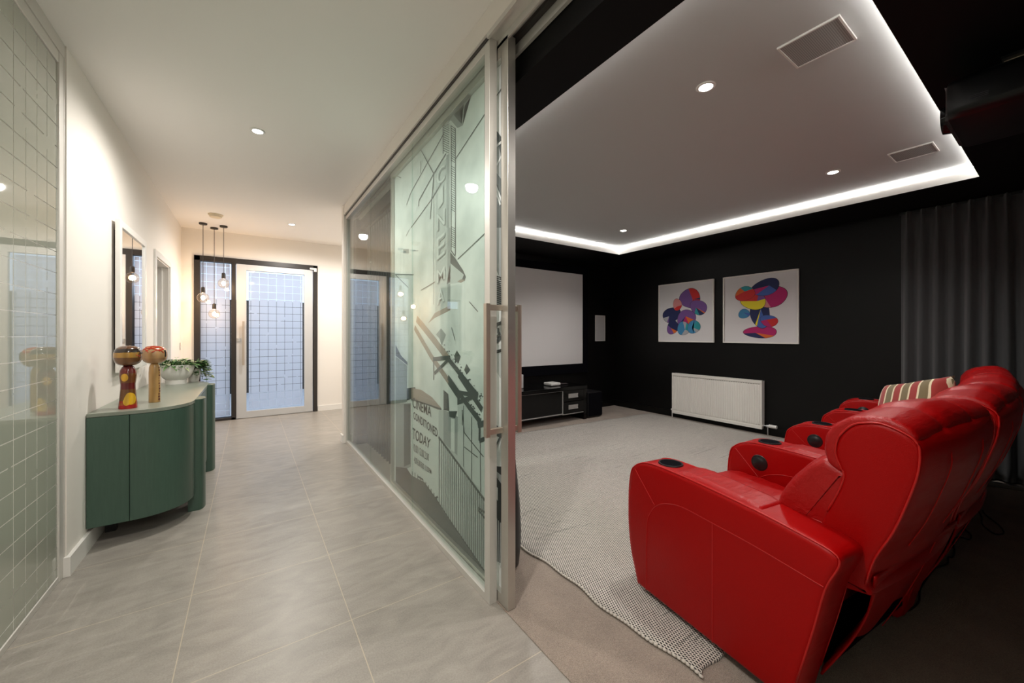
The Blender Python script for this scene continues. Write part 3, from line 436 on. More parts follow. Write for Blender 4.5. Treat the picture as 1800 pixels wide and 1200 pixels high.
# skirtings
st('baseboard_left', box(bx(WX, WX+.018, 2.95, 5.13, 0, .10), WX-.03, WX+.018, 2.932, 2.95, 0, .10), M['trim'], 'white skirting along the left wall', 'skirting')
st('baseboard_left_far', bx(WX, WX+.018, 6.07, 7, 0, .10), M['trim'], 'white skirting left of the front door', 'skirting')
st('baseboard_front', bx(FX1+.01, 3.2, 6.984, 7, 0, .085), M['trim'], 'white skirting right of the front door', 'skirting')
st('baseboard_end', box(bx(.88, .894, 4.75, 4.857, 0, .09), .88, 3.2, 4.857, 4.872, 0, .09), M['trim'], 'white skirting on the wall end by the glass partition', 'skirting')
st('baseboard_screen', bx(1.0, 5.333, 4.588, 4.606, .004, .10), M['black_wall'], 'black skirting under the projection screen', 'skirting')
st('baseboard_right', bx(5.315, 5.333, -1.72, 4.588, .004, .10), M['black_wall'], 'black skirting under the radiator', 'skirting')
# outside
o = obj('outdoor_paving', bx(-6, 6, 7.15, 16, -.12, -.02), M['paving']); tag(o, 'pale paving outside the front door', 'paving', kind='structure')
o = obj('garden_fence', bx(-6, 6, 10.2, 10.28, -.02, 2.0), M['fence']); tag(o, 'dark fence glimpsed through the clear lines of the front door', 'fence')
b = NB(); random.seed(3)
for i in range(900):
    x, y, z = random.uniform(-4.6, -1.5), random.uniform(9.2, 9.9), random.uniform(0, 1.25); s = random.uniform(.05, .11)
    d = Vector((random.uniform(-1, 1), random.uniform(-1, 1), random.uniform(-1, 1))).normalized(); e = d.orthogonal()
    v = [b.verts.new(Vector((x, y, z)) + k) for k in (d*s, e*s*.5, -d*s, -e*s*.5)]; b.faces.new(v)
box(b, -4.6, -1.5, 9.4, 9.8, -.02, 1.1)
o = obj('hedge', b, M['hedge']); tag(o, 'dark green garden hedge outside the side room window', 'hedge')

# entrance door with black frame and sidelight
d1 = thing('door_1', 'aluminium framed front door with frosted square-grid glass', 'door', (-.04, 7, 0), kind='structure')
# all door geometry in world coordinates: the empty carries the offset
def rel(parent, o):
    o.parent = parent; o.matrix_parent_inverse = Matrix.Translation(-Vector(parent.location)) if parent.rotation_euler.z == 0 else parent.matrix_world.inverted(); return o
def W_(parent, name, bm, m, **k): return rel(parent, obj(name, bm, m, **k))
DL0, DL1, DB, DT = -.165, .845, .008, 2.297
b = NB()
box(b, FX0, FX0+.065, 6.975, 7.11, 0, FZ); box(b, -.225, -.17, 6.975, 7.11, 0, FZ-.06); box(b, FX1-.06, FX1, 6.975, 7.11, 0, FZ); box(b, FX0, FX1, 6.975, 7.11, FZ-.068, FZ)
box(b, FX0, -.17, 6.975, 7.11, 0, .035)
W_(d1, 'door_frame', b, M['black_frame'], bevel=.003)
b = NB(); box(b, DL0, DL0+.123, 6.985, 7.04, DB, DT); box(b, DL1-.118, DL1, 6.985, 7.04, DB, DT); box(b, DL0+.123, DL1-.118, 6.985, 7.04, DT-.085, DT); box(b, DL0+.123, DL1-.118, 6.985, 7.04, DB, .104)
W_(d1, 'door_leaf', b, M['door_leaf'], bevel=.002)
W_(d1, 'glass_pane', bx(DL0+.12, DL1-.115, 7.01, 7.02, .10, DT-.08), M['glass_clear'])
b = NB(); v = [b.verts.new(p) for p in ((-.012, 7.0085, .130), (.700, 7.0085, .130), (.700, 7.0085, 2.19), (-.012, 7.0085, 2.19))]; b.faces.new(v)
W_(d1, 'frosted_film', b, M['door_film'])['label'] = 'frosted film with clear square grid lines'
b = NB(); box(b, -.092, -.062, 6.915, 6.935, .80, 1.45); box(b, -.088, -.066, 6.935, 6.985, .86, .885); box(b, -.088, -.066, 6.935, 6.985, 1.365, 1.39)
W_(d1, 'pull_handle', b, M['steel'], bevel=.002)['label'] = 'long square brushed nickel pull handle'
b = NB(); box(b, -.155, -.115, 6.972, 6.985, 1.145, 1.20); W_(d1, 'lock', b, M['silver'], bevel=.002)
b = NB(); box(b, .86, .90, 6.95, 6.985, 2.27, 2.33); box(b, .80, .87, 6.955, 6.975, 2.30, 2.33); W_(d1, 'door_sensor', b, M['white_plastic'], bevel=.006)
w1 = thing('window_1', 'narrow frosted grid sidelight left of the front door', 'window', (-.40, 7, 0), kind='structure')
W_(w1, 'glass_pane', bx(FX0+.06, -.22, 7.02, 7.03, .03, FZ-.06), M['glass_clear'])
b = NB(); v = [b.verts.new(p) for p in ((FX0+.067, 7.0185, .06), (-.243, 7.0185, .06), (-.243, 7.0185, 2.285), (FX0+.067, 7.0185, 2.285))]; b.faces.new(v)
W_(w1, 'frosted_film', b, M['side_film'])

# left doorway, side room window
b = NB()
for (y0, y1, z0, z1) in ((5.135, 5.2, 0, 2.10), (6.0, 6.065, 0, 2.10), (5.2, 6.0, 2.04, 2.10)): box(b, WX, WX+.016, y0, y1, z0, z1)
box(b, WX-.115, WX+.002, 5.2, 5.212, 0, 2.03); box(b, WX-.115, WX+.002, 5.988, 5.9995, 0, 2.03); box(b, WX-.115, WX+.002, 5.2, 5.9995, 2.028, 2.0395)
box(b, WX-.07, WX-.055, 5.975, 5.988, 0, 2.028)
st('door_2', b, M['trim'], 'white trimmed open doorway in the left wall past the mirror', 'doorway', bevel=.002)
w2 = thing('window_2', 'bright small window of the side room seen through the doorway', 'window', (-1.35, 7, 0), kind='structure')
b = NB()
for (x0, x1, z0, z1) in ((-1.65, -1.61, .85, 1.95), (-1.09, -1.05, .85, 1.95), (-1.61, -1.09, .85, .89), (-1.61, -1.09, 1.91, 1.95), (-1.61, -1.09, 1.40, 1.44)): box(b, x0, x1, 6.99, 7.05, z0, z1)
W_(w2, 'window_frame', b, M['black_frame'])
W_(w2, 'glass_pane', bx(-1.61, -1.09, 7.02, 7.026, .89, 1.91), M['glass_clear'])

# fixed glass partition
GX0, GX1 = .915, .955
w3 = thing('window_3', 'clear fixed glass partition between hallway and cinema', 'glass partition', (.935, 3.1, 0), kind='structure')
b = NB(); box(b, GX0, GX1, 1.525, 1.57, 0, 2.635); box(b, GX0, GX1, 4.715, 4.75, 0, 2.635); box(b, GX0, GX1, 1.57, 4.715, 2.575, 2.635); box(b, GX0, GX1, 1.57, 4.715, 0, .035)
W_(w3, 'partition_frame', b, M['alu_light'], bevel=.0015)
for (y0, y1) in ((1.57, 2.598), (2.602, 3.718), (3.722, 4.715)):
    W_(w3, 'glass_pane', bx(.930, .940, y0, y1, .03, 2.58), M['glass'])
b = NB(); box(b, .90, 1.05, -1.72, 1.525, 2.622, 2.635); box(b, .958, .966, -1.72, 4.7, 2.585, 2.622); box(b, 1.03, 1.045, -1.72, 4.7, 2.56, 2.622); box(b, .90, .912, -1.72, 1.525, 2.612, 2.622)
W_(w3, 'sliding_track', b, M['alu_light'])['label'] = 'aluminium head track of the sliding door'

b = NB(); box(b, .9105, .9145, -.44, 4.75, 2.616, 2.634); box(b, 1.001, 1.028, -.44, 4.7, 2.604, 2.621); box(b, .972, .9735, -.44, 1.52, 2.619, 2.6215)  # dark strips for the gasket and for the shade in the track gap
W_(w3, 'track_gasket_gap', b, M['black_frame'])['label'] = 'dark gasket and shaded gap lines along the head track'
# sliding door with cinema street mural
d3 = thing('door_3', 'sliding glass door printed with a cinema stairway photo mural', 'sliding door', (.98, 2.3, 0), kind='structure')
SY0, SY1 = 1.437, 3.18
b = NB(); box(b, .958, 1.0, SY0, SY0+.055, .006, 2.60); box(b, .958, 1.0, SY1-.03, SY1, .006, 2.60); box(b, .958, 1.0, SY0+.055, SY1-.03, 2.53, 2.60); box(b, .958, 1.0, SY0+.055, SY1-.03, .006, .055)
W_(d3, 'door_frame', b, M['alu'], bevel=.0015)
W_(d3, 'glass_pane', bx(.984, .990, SY0+.05, SY1-.027, .05, 2.54), M['glass'])
mb = mat('mural_base_print', (.8, .82, .81), .45); h = NT(mb); v_, s_ = h.sep()
n_ = h.n('ShaderNodeTexNoise'); n_.inputs['Scale'].default_value = 5; n_.inputs['Detail'].default_value = 6; h.l(v_, n_.inputs['Vector'])
cr_ = h.n('ShaderNodeValToRGB'); cr_.color_ramp.elements[0].position = .32; cr_.color_ramp.elements[0].color = (.74, .77, .76, 1); cr_.color_ramp.elements[1].position = .62; cr_.color_ramp.elements[1].color = (.95, .96, .95, 1); h.l(n_.outputs['Fac'], cr_.inputs[0]); h.l(cr_.outputs[0], h.b.inputs['Base Color'])
b = bx(.9815, .9835, SY0+.055, SY1-.03, .055, 2.53)
W_(d3, 'mural_print', b, mb)['label'] = 'pale weathered wall printed on the glass'
def cl(p): return (min(max(p[0], SY0+.056), SY1-.031), min(max(p[1], .056), 2.529))
b = NB(); k_ = 0
def mface(b, pts, t, k):
    pts = [cl(p) for p in pts]; X = .9812 - k*.00001
    vs = []
    for p in pts:
        if not vs or (abs(p[0]-vs[-1].co.y)+abs(p[1]-vs[-1].co.z)) > 1e-4: vs.append(b.verts.new((X, p[0], p[1])))
    if len(vs) > 2:
        try: b.faces.new(vs).material_index = t
        except ValueError: pass
for t, p in MURAL_POLY: mface(b, p, t, k_); k_ += 1
for t, wd, p in MURAL_LINE:
    for a, c in zip(p, p[1:]):
        d = (Vector(c)-Vector(a)); 
        if d.length < 1e-4: continue
        nn = Vector((-d.y, d.x)).normalized()*wd/2; a = Vector(a); c = Vector(c)
        mface(b, [tuple(a+nn), tuple(c+nn), tuple(c-nn), tuple(a-nn)], t, k_); k_ += 1
bmesh.ops.triangulate(b, faces=b.faces)
me = bpy.data.meshes.new('mural_artwork'); b.to_mesh(me); b.free()
for m in INK: me.materials.append(m)
o = bpy.data.objects.new('mural_artwork', me); C.objects.link(o); rel(d3, o); o['label'] = 'dark printed stairs, railings, wires and signs of the mural'
def textmesh(s, bold=.0):
    cu = bpy.data.curves.new('lettering', 'FONT'); cu.body = s; cu.size = 1; cu.offset = bold; cu.resolution_u = 3
    ob = bpy.data.objects.new('lettering', cu); C.objects.link(ob)
    dg = bpy.context.evaluated_depsgraph_get(); me = bpy.data.meshes.new_from_object(ob.evaluated_get(dg)); bpy.data.objects.remove(ob)
    return me
def quadtext(s, quad, X, bold=.01):
    me = textmesh(s, bold); xs = [v.co.x for v in me.vertices]; ys = [v.co.y for v in me.vertices]
    x0, x1, y0, y1 = min(xs), max(xs), min(ys), max(ys); TL, TR, BL, BR = [Vector(q) for q in quad]
    for v in me.vertices:
        u = (v.co.x-x0)/(x1-x0); t = (v.co.y-y0)/(y1-y0)
        p = (BL*(1-u)+BR*u)*(1-t) + (TL*(1-u)+TR*u)*t; v.co = (X, p.x, p.y)
    return me
for s, q in MURAL_TEXT:
    me = quadtext(s, q, .9785, .016 if s[0] not in '14' else .002); me.materials.append(INK[0])
    o = bpy.data.objects.new('lettering', me); C.objects.link(o); rel(d3, o); o['label'] = 'dark printed word or hours on the poster board'
for s, q in MURAL_SIGN:
    me = quadtext(s, q, .9785, .0); me.materials.append(INK[4])
    o = bpy.data.objects.new('sign_letter', me); C.objects.link(o); rel(d3, o); o['label'] = 'pale letter of the upright blade sign'
    me = quadtext(s, q, .9787, .03); me.materials.append(INK[2])
    for v in me.vertices: v.co.y += -.008; v.co.z -= .006
    o = bpy.data.objects.new('sign_letter_shadow', me); C.objects.link(o); rel(d3, o); o['label'] = 'grey printed edge of a blade sign letter'
hd = NB(); box(hd, .868, .890, 1.475, 1.500, .79, 1.39); box(hd, .890, .958, 1.477, 1.498, .80, .825); box(hd, .890, .958, 1.477, 1.498, 1.36, 1.385)
W_(d3, 'pull_handle', hd, M['steel'], bevel=.0015)['label'] = 'square brushed pull handle on the hallway side'
hd = NB(); box(hd, 1.04, 1.062, 1.475, 1.500, .79, 1.39); box(hd, 1.0, 1.04, 1.477, 1.498, .80, .825); box(hd, 1.0, 1.04, 1.477, 1.498, 1.36, 1.385)
W_(d3, 'pull_handle', hd, M['steel'], bevel=.0015)['label'] = 'square brushed pull handle on the cinema side'

# frosted partition on the left
w4 = thing('window_4', 'frosted glass partition with a square line grid, left of the hallway', 'glass partition', (-.81, .5, 0), kind='structure')
b = NB(); box(b, -.845, -.792, 2.885, 2.94, 0, 2.675); box(b, -.845, -.795, -2.99, 2.885, 2.62, 2.675); box(b, -.845, -.795, -2.99, 2.885, 0, .03); box(b, -.82, -.79, 2.94, 2.95, 0, ZH)
W_(w4, 'partition_frame', b, M['alu_light'], bevel=.002)
b = NB(); box(b, -.90, -.79, -2.99, 2.94, 2.675, ZH); W_(w4, 'partition_header', b, M['alu_light'])
W_(w4, 'glass_pane', bx(-.808, -.800, -2.99, 2.885, .03, 2.62), M['glass_clear'])
b = NB(); v = [b.verts.new(p) for p in ((-.7985, -2.95, .035), (-.7985, 2.883, .035), (-.7985, 2.883, 2.615), (-.7985, -2.95, 2.615))]; b.faces.new(v)
W_(w4, 'frosted_film', b, M['wall_film'])['label'] = 'greenish frosted film with pale square grid lines'

# ================================================================== LIGHT FITTINGS
def downlight(name, x, y, z, label, group):
    t = thing(name, label, 'downlight', (x, y, z), group=group)
    b = NB(); lathe(b, [(.032, -.001), (.034, -.006), (.044, -.006), (.048, -.002), (.048, 0)], n=28); obj('trim_ring', b, M['white_plastic'], t, auto=40)
    b = NB(); lathe(b, [(.001, -.0045), (.033, -.0045), (.033, -.002), (.001, -.002)], n=28); obj('lamp_disc', b, M['lamp'], t)
HL = ['lit hallway ceiling downlight nearest above the green sideboard', 'lit hallway ceiling downlight before the front door']
for (x, y), s in zip(HALL_LAMPS[:2], HL): downlight('downlight', x, y, ZH, s, 'hallway downlights')
for (x, y), s in zip(THEATRE_LAMPS, ['lit cinema downlight beside the ceiling speaker, biggest of the cinema lights', 'lit cinema downlight above the sofa near the radiator wall', 'lit cinema downlight in front of the projection screen corner', 'lit cinema downlight hidden behind the mural door']):
    downlight('downlight', x, y, ZT, s, 'cinema downlights')
pp = [(-.517, 6.591, 1.745, 'leftmost black-corded globe pendant bulb, middle in height'), (-.41, 6.786, 1.54, 'lowest and middle of the three globe pendant bulbs'), (-.297, 6.605, 1.955, 'rightmost and highest of the three globe pendant bulbs')]
for x, y, z, s in pp:
    t = thing('pendant_light', s, 'pendant light', (x, y, ZH), group='globe pendants by the front door'); dz = z-ZH
    b = NB(); lathe(b, [(.001, 0), (.045, 0), (.045, -.018), (.040, -.022), (.001, -.022)], n=28); obj('canopy', b, M['black_frame'], t, auto=40)
    b = NB(); tube(b, [(0, 0, -.02), (0, 0, dz+.13)], .0035); obj('cord', b, M['black_frame'], t)
    b = NB(); lathe(b, [(.001, dz+.145), (.012, dz+.145), (.022, dz+.135), (.024, dz+.07), (.001, dz+.07)], n=20); obj('bulb_holder', b, M['black_frame'], t, auto=40)
    b = NB(); pr = [(.018, .078)] + [(.066*math.sin(a), .066*math.cos(a)) for a in [R(16+164*i/14) for i in range(15)]]
    lathe(b, [(r, zz+dz) for r, zz in pr], n=28); bu = obj('bulb', b, M['bulb_glass'], t, smooth=True)
    b = NB(); lathe(b, [(.001, dz+.03), (.014, dz+.022), (.019, dz), (.014, dz-.025), (.001, dz-.032)], n=12); obj('filament', b, M['filament'], bu, smooth=True)
    point('pendant_glow', (x, y, z), 5.0, (1, .62, .34), .03)
b = NB(); lathe(b, [(.001, -.04), (.05, -.04), (.062, -.034), (.066, -.016), (.075, -.012), (.078, 0), (.001, 0)], n=32)
o = obj('smoke_detector', b, M['cream_plastic'], auto=35); o.location = (-.351, 6.035, ZH); tag(o, 'round cream smoke detector on the hallway ceiling', 'smoke detector')

# ================================================================== HALLWAY
# sideboard
sb = thing('sideboard', 'long sage green curved sideboard on fin legs against the left wall', 'sideboard', (WX, 4.077, 0))
def loc(bm, T): 
    bmesh.ops.translate(bm, verts=bm.verts, vec=-Vector(T)); return bm
SO = (WX, 4.077, 0); XB = WX+.004
def side_outline(off=0):
    p = [(XB, 3.223), (-.60, 3.223)]
    for i in range(1, 13):
        a = PI/2*i/12; p.append((-.60+.28*math.sin(a)**.92 if i < 12 else -.32, 3.223+.30*(1-math.cos(a)**.9)))
    q = [(x, 2*4.077-y) for x, y in p][::-1]
    return p+q
ol = side_outline()
b = NB(); ins = [(x-(.022 if x > -.7 else 0), y+(.022 if y < 4 else -.022)) for x, y in ol]
loft(b, [[(x, y, .13) for x, y in ins], [(x, y, .765) for x, y in ins]]); obj('carcass', loc(b, SO), M['black'], sb)
b = NB(); loft(b, [[(x, y, .768) for x, y in ol], [(x, y, .79) for x, y in ol]]); obj('top', loc(b, SO), M['green_top'], sb, bevel=.002)['label'] = 'green top, its colour paler for the light it reflects'
def panel(pts, z0, z1, th=.02):
    b = NB(); P = [Vector(p) for p in pts]; inn = []
    for i, p in enumerate(P):
        d = (P[min(i+1, len(P)-1)]-P[max(i-1, 0)]).normalized(); inn.append(p + Vector((-d.y, d.x))*th)
    ring = [tuple(p) for p in P] + [tuple(p) for p in inn[::-1]]
    return loft(b, [[(x, y, z0) for x, y in ring], [(x, y, z1) for x, y in ring]])
n_ = len(ol)//2
near = ol[:n_]; far = ol[n_:]
panels = [('side_panel', [near[0], (-.6025, 3.223)]), ('curved_door', [(-.5985, 3.223)]+near[2:]), ('flat_door', [(-.32, 3.695), (-.32, 4.075)]), ('flat_door', [(-.32, 4.079), (-.32, 4.459)]), ('curved_door', far[:-2]+[(-.5985, far[-1][1])]), ('side_panel', [(-.6025, far[-1][1]), far[-1]])]
for nme, pts in panels: obj(nme, loc(panel(pts, .125, .766), SO), M['green'], sb, auto=30)
for yc in (3.606, 2*4.077-3.606):
    pts = [(-.36, yc-.085)] + [(-.30+.032*math.sin(a), yc-.085*math.cos(a)) for a in [PI*i/12 for i in range(13)]] + [(-.36, yc+.085)]
    b = NB(); loft(b, [[(x, y, 0.001) for x, y in pts], [(x, y, .7895) for x, y in pts]]); obj('fin_leg', loc(b, SO), M['green'], sb, auto=30)
for yc in (3.45, 4.70): obj('rear_leg', loc(bx(WX+.03, WX+.08, yc, yc+.05, .001, .13), SO), M['black'], sb)

# kokeshi dolls
def zcol(name, stops, rough=.22, extra=None):
    m = mat(name, (.5, .3, .1), rough, coat=.4); h = NT(m); v, s = h.sep()
    cr = h.n('ShaderNodeValToRGB'); cr.color_ramp.interpolation = 'CONSTANT'
    e = cr.color_ramp.elements
    while len(e) > 1: e.remove(e[0])
    e[0].position = 0; e[0].color = (*stops[0][1], 1)
    for z, c in stops[1:]:
        x = e.new(z/.5); x.color = (*c, 1)
    n = h.n('ShaderNodeTexNoise'); n.inputs['Scale'].default_value = 25; n.inputs['Detail'].default_value = 3; h.l(v, n.inputs['Vector'])
    zz = h.math('ADD', h.math('MULTIPLY', s[2], 2.0), h.math('MULTIPLY', h.math('SUBTRACT', n.outputs['Fac'], .5), .012)); h.l(zz, cr.inputs[0])
    col = cr.outputs[0]
    if extra:
        for (c, r, color) in extra:
            d = h.n('ShaderNodeVectorMath'); d.operation = 'DISTANCE'; h.l(v, d.inputs[0]); d.inputs[1].default_value = c
            col = h.mix(h.math('LESS_THAN', h.math('ADD', d.outputs['Value'], h.math('MULTIPLY', n.outputs['Fac'], .012)), r), col, color)
    wv = h.n('ShaderNodeTexWave'); wv.inputs['Scale'].default_value = 6; wv.inputs['Distortion'].default_value = 4; h.l(v, wv.inputs['Vector'])
    dk = h.n('ShaderNodeMix'); dk.data_type = 'RGBA'; dk.blend_type = 'MULTIPLY'; dk.inputs[0].default_value = .25; h.l(col, dk.inputs[6]); h.l(wv.outputs['Color'], dk.inputs[7])
    h.l(dk.outputs[2], h.b.inputs['Base Color'])
    return m
def ball(r, z0, hgt, k=2.6):
    out = []
    for i in range(21):
        a = -PI/2+PI*i/20; c = math.copysign(abs(math.cos(a))**(2/k), math.cos(a)); s = math.copysign(abs(math.sin(a))**(2/k), math.sin(a))
        out.append((r*c, z0+hgt/2+hgt/2*s))
    return out
k1 = thing('kokeshi_doll', 'dark red and brown lacquered kokeshi doll at the near end of the sideboard', 'wooden doll', (-.630, 3.345, .79))
f = Vector((.35, -.94, 0))   # direction towards the front of the hallway
def on(r, z, a): return (r*math.cos(a), r*math.sin(a), z)
b = NB(); lathe(b, [(.001, 0), (.056, 0), (.057, .004), (.055, .03), (.050, .07), (.045, .12), (.044, .15), (.050, .19), (.052, .205), (.048, .235), (.036, .258), (.026, .266), (.001, .27)], n=40)
br = (.11, .035, .012)
obj('body', b, zcol('doll_body_lacquer', [(0, (.45, .008, .008)), (.022, (.40, .07, .01)), (.034, (.20, .10, .008)), (.037, (.36, .03, .006)), (.047, (.15, .055, .012)), (.12, (.13, .012, .010)), (.160, (.16, .05, .012)), (.22, (.17, .015, .01)), (.25, (.10, .01, .01))], .2,
    [(on(.048, .195, R(-105)), .030, (.72, .38, .03)), (on(.05, .062, R(-62)), .044, (.74, .42, .02)), (on(.05, .045, R(-85)), .030, (.74, .42, .02))]), k1, smooth=True)
hd_ = NB(); lathe(hd_, ball(.077, .265, .126, 2.7), n=40)
hob = obj('head', hd_, zcol('doll_head_lacquer', [(0, (.16, .065, .02)), (.290, (.17, .07, .02)), (.318, (.45, .24, .045)), (.348, (.03, .018, .014)), (.372, (.11, .045, .02))], .16, [(on(.077, .325, R(-20)), .030, (.16, .06, .02))]), k1, smooth=True)
def arc(r, z, a0, a1, rad, dz=0, n=10): return [(r*math.cos(a0+(a1-a0)*i/n), r*math.sin(a0+(a1-a0)*i/n), z+dz*i/n) for i in range(n+1)]
ink = mat('doll_black_ink', (.01, .008, .008), .3); rink = mat('doll_red_ink', (.55, .03, .01), .3)
b = NB(); tube(b, arc(.0765, .345, R(-25), R(5), 1), .004); tube(b, arc(.0772, .320, R(-22), R(-5), 1), .002); obj('painted_face', b, ink, hob)
b = NB(); tube(b, arc(.0772, .335, R(-48), R(-25), 1, -.012), .0018); obj('painted_mouth', b, rink, hob)
k2 = thing('kokeshi_doll', 'slim pale wooden kokeshi doll with red hair strokes, between the dark doll and the plant', 'wooden doll', (-.537, 3.545, .79))
b = NB(); lathe(b, [(.001, 0), (.041, 0), (.042, .004), (.042, .20), (.040, .235), (.033, .256), (.020, .267), (.001, .27)], n=36)
obj('body', b, zcol('pale_doll_body', [(0, (.52, .30, .10)), (.1, (.53, .31, .11))], .3), k2, smooth=True)
b = NB(); random.seed(8)
for i in range(13):
    z = .02+i*.018; a = R(-28+random.uniform(-7, 5)); r = .0425
    s = random.uniform(.004, .008) if i > 4 else random.uniform(.007, .011)
    c_ = Vector(on(r, z, a)); u_ = Vector((-math.sin(a), math.cos(a), 0)); ring = [c_+u_*s*math.cos(t)+Vector((0, 0, 1))*s*.8*math.sin(t) for t in [2*PI*j/7 for j in range(7)]]
    b.faces.new([b.verts.new(p) for p in ring])
obj('painted_bark', b, mat('doll_bark_brown', (.11, .02, .012), .4), k2)
b = NB(); lathe(b, ball(.0755, .262, .122, 2.6), n=40); hob = obj('head', b, zcol('pale_doll_head', [(0, (.46, .25, .11)), (.3, (.50, .29, .13))], .25), k2, smooth=True)
def surf(px_, py_):   # point of the head surface under direction (azimuth, elevation)
    a, e = R(px_), R(py_); c = math.cos(e)**(2/2.6); s = math.copysign(abs(math.sin(e))**(2/2.6), math.sin(e)); return (.0765*c*math.cos(a), .0765*c*math.sin(a), .262+.061+.062*s)
b = NB()
for a0, e0, a1, e1 in ((-150, 28, -95, 50), (-125, 20, -70, 48), (-120, 42, -60, 22), (-110, 60, -60, 45), (-150, 50, -90, 70), (-95, 12, -35, 30), (-80, 55, -30, 40), (-140, 35, -110, 12), (-60, 18, -20, 36), (-100, 70, -40, 58), (-70, 30, -40, 8)):
    tube(b, [surf(a0+(a1-a0)*t, e0+(e1-e0)*t+6*math.sin(PI*t)) for t in [i/8 for i in range(9)]], .0027, 6)
obj('painted_hair', b, rink, hob)
b = NB(); tube(b, [surf(-28, 25), surf(-27, 8), surf(-28, -8)], .006, 6); obj('painted_sidelock', b, ink, hob)

for dd, bs, hs in ((k1, .78, .85), (k2, .72, .89)):
    for ch in dd.children: ch.scale = (hs, hs, 1) if ch.name.startswith('head') else (bs, bs, 1)
# plant bowl
def leaf(b, base, d, L, Wd, droop, mi=0, up=Vector((0, 0, 1))):
    d = d.normalized(); s = d.cross(up); s = s.normalized() if s.length > .1 else Vector((1, 0, 0)); nrm = s.cross(d)
    prof = [0, .55, .95, 1, .8, .45, .04]; pts = []
    for i, wv in enumerate(prof):
        t = i/(len(prof)-1); c = base + d*L*t - Vector((0, 0, 1))*droop*L*t*t
        pts.append((b.verts.new(c - s*Wd*wv - nrm*(-.25*Wd*wv)), b.verts.new(c - nrm*.05*Wd), b.verts.new(c + s*Wd*wv + nrm*.25*Wd*wv)))
    for (a, m_, c), (a2, m2, c2) in zip(pts, pts[1:]):
        b.faces.new((a, m_, m2, a2)).material_index = mi; b.faces.new((m_, c, c2, m2)).material_index = mi
def leafmat(name, g1, g2):
    m = mat(name, g1, .4, sheen=.1); h = NT(m); v, s = h.sep()
    n = h.n('ShaderNodeTexNoise'); n.inputs['Scale'].default_value = 22; h.l(v, n.inputs['Vector'])
    f_ = h.math('GREATER_THAN', n.outputs['Fac'], .54)
    h.l(h.mix(f_, g1, g2), h.b.inputs['Base Color']); return m
lm = [leafmat('variegated_leaf_green', (.05, .15, .03), (.12, .27, .07)), leafmat('variegated_leaf_cream', (.55, .60, .36), (.10, .24, .06))]
pb = thing('potted_plant', 'variegated leafy plant in a white footed bowl on the sideboard', 'potted plant', (-.570, 4.765, .79))
b = NB(); lathe(b, [(.001, 0), (.093, 0), (.094, .034), (.088, .038), (.115, .062), (.140, .098), (.152, .140), (.154, .176), (.147, .178), (.142, .140), (.12, .09), (.05, .06), (.001, .06)], n=48)
obj('bowl', b, M['ceramic'], pb, auto=50)
b = NB(); lathe(b, [(.001, .13), (.139, .13), (.139, .15), (.001, .16)], n=32); obj('soil', b, M['soil'], pb)
random.seed(21); b = NB(); sbm = NB()
for i in range(150):
    a = random.uniform(0, 2*PI); r = .14*math.sqrt(random.random()); hgt = random.uniform(.015, .085)*(1.1-r/.2)
    base = Vector((r*math.cos(a), r*math.sin(a), .155+hgt)); d = Vector((math.cos(a+random.uniform(-.9, .9)), math.sin(a+random.uniform(-.9, .9)), random.uniform(-.1, .6)))
    leaf(b, base, d, random.uniform(.065, .10), random.uniform(.015, .023), random.uniform(.2, .6), random.choice((0, 0, 1)))
    if i % 3 == 0: tube(sbm, [(r*.5*math.cos(a), r*.5*math.sin(a), .14), tuple(base)], .0018, 5)
obj('foliage', b, lm, pb); obj('stems', sbm, mat('plant_stem', (.12, .2, .05), .5), pb)
p2 = thing('potted_plant', 'trailing green plant in a small white pot behind the footed bowl', 'potted plant', (-.470, 4.865, .79))
p2.location = (-.455, 4.87, .79)
b = NB(); lathe(b, [(.001, 0), (.040, 0), (.052, .10), (.052, .12), (.046, .12), (.044, .10), (.001, .10)], n=32); obj('pot', b, M['ceramic'], p2, auto=50)
random.seed(5); b = NB(); s2 = NB()
for i in range(11):
    a = R(random.uniform(-100, 40)); reach = random.uniform(.05, .15); p = Vector((0, 0, .11)); pts = [p.copy()]; drop = random.uniform(.01, .13)
    for k in range(9):
        t = (k+1)/9; q_ = Vector((math.cos(a)*reach*t**.7, math.sin(a)*reach*t**.7, max(.012, .115+.10*math.sin(PI*min(1, t*1.15)*.75) - drop*t*t*1.3))); pts.append(q_)
        for _ in range(2):
            leaf(b, q_, Vector((math.cos(a+random.uniform(-1.3, 1.3)), math.sin(a+random.uniform(-1.3, 1.3)), random.uniform(-.1, .3))), random.uniform(.05, .08), random.uniform(.015, .021), random.uniform(.0, .3), random.choice((0, 0, 0, 1)))
    tube(s2, pts, .002, 5)
obj('foliage', b, lm, p2); obj('stems', s2, mat('trailing_stem', (.12, .2, .05), .5), p2)
for ch in pb.children: ch.scale = (.86, .86, 1)
# keep leaves above the sideboard top
for me in [ob.data for ob in p2.children if ob.name.startswith(('foliage', 'stems'))]:
    for v in me.vertices: v.co.z = max(v.co.z, .004 + (.0 if v.co.x < .3 else 0))

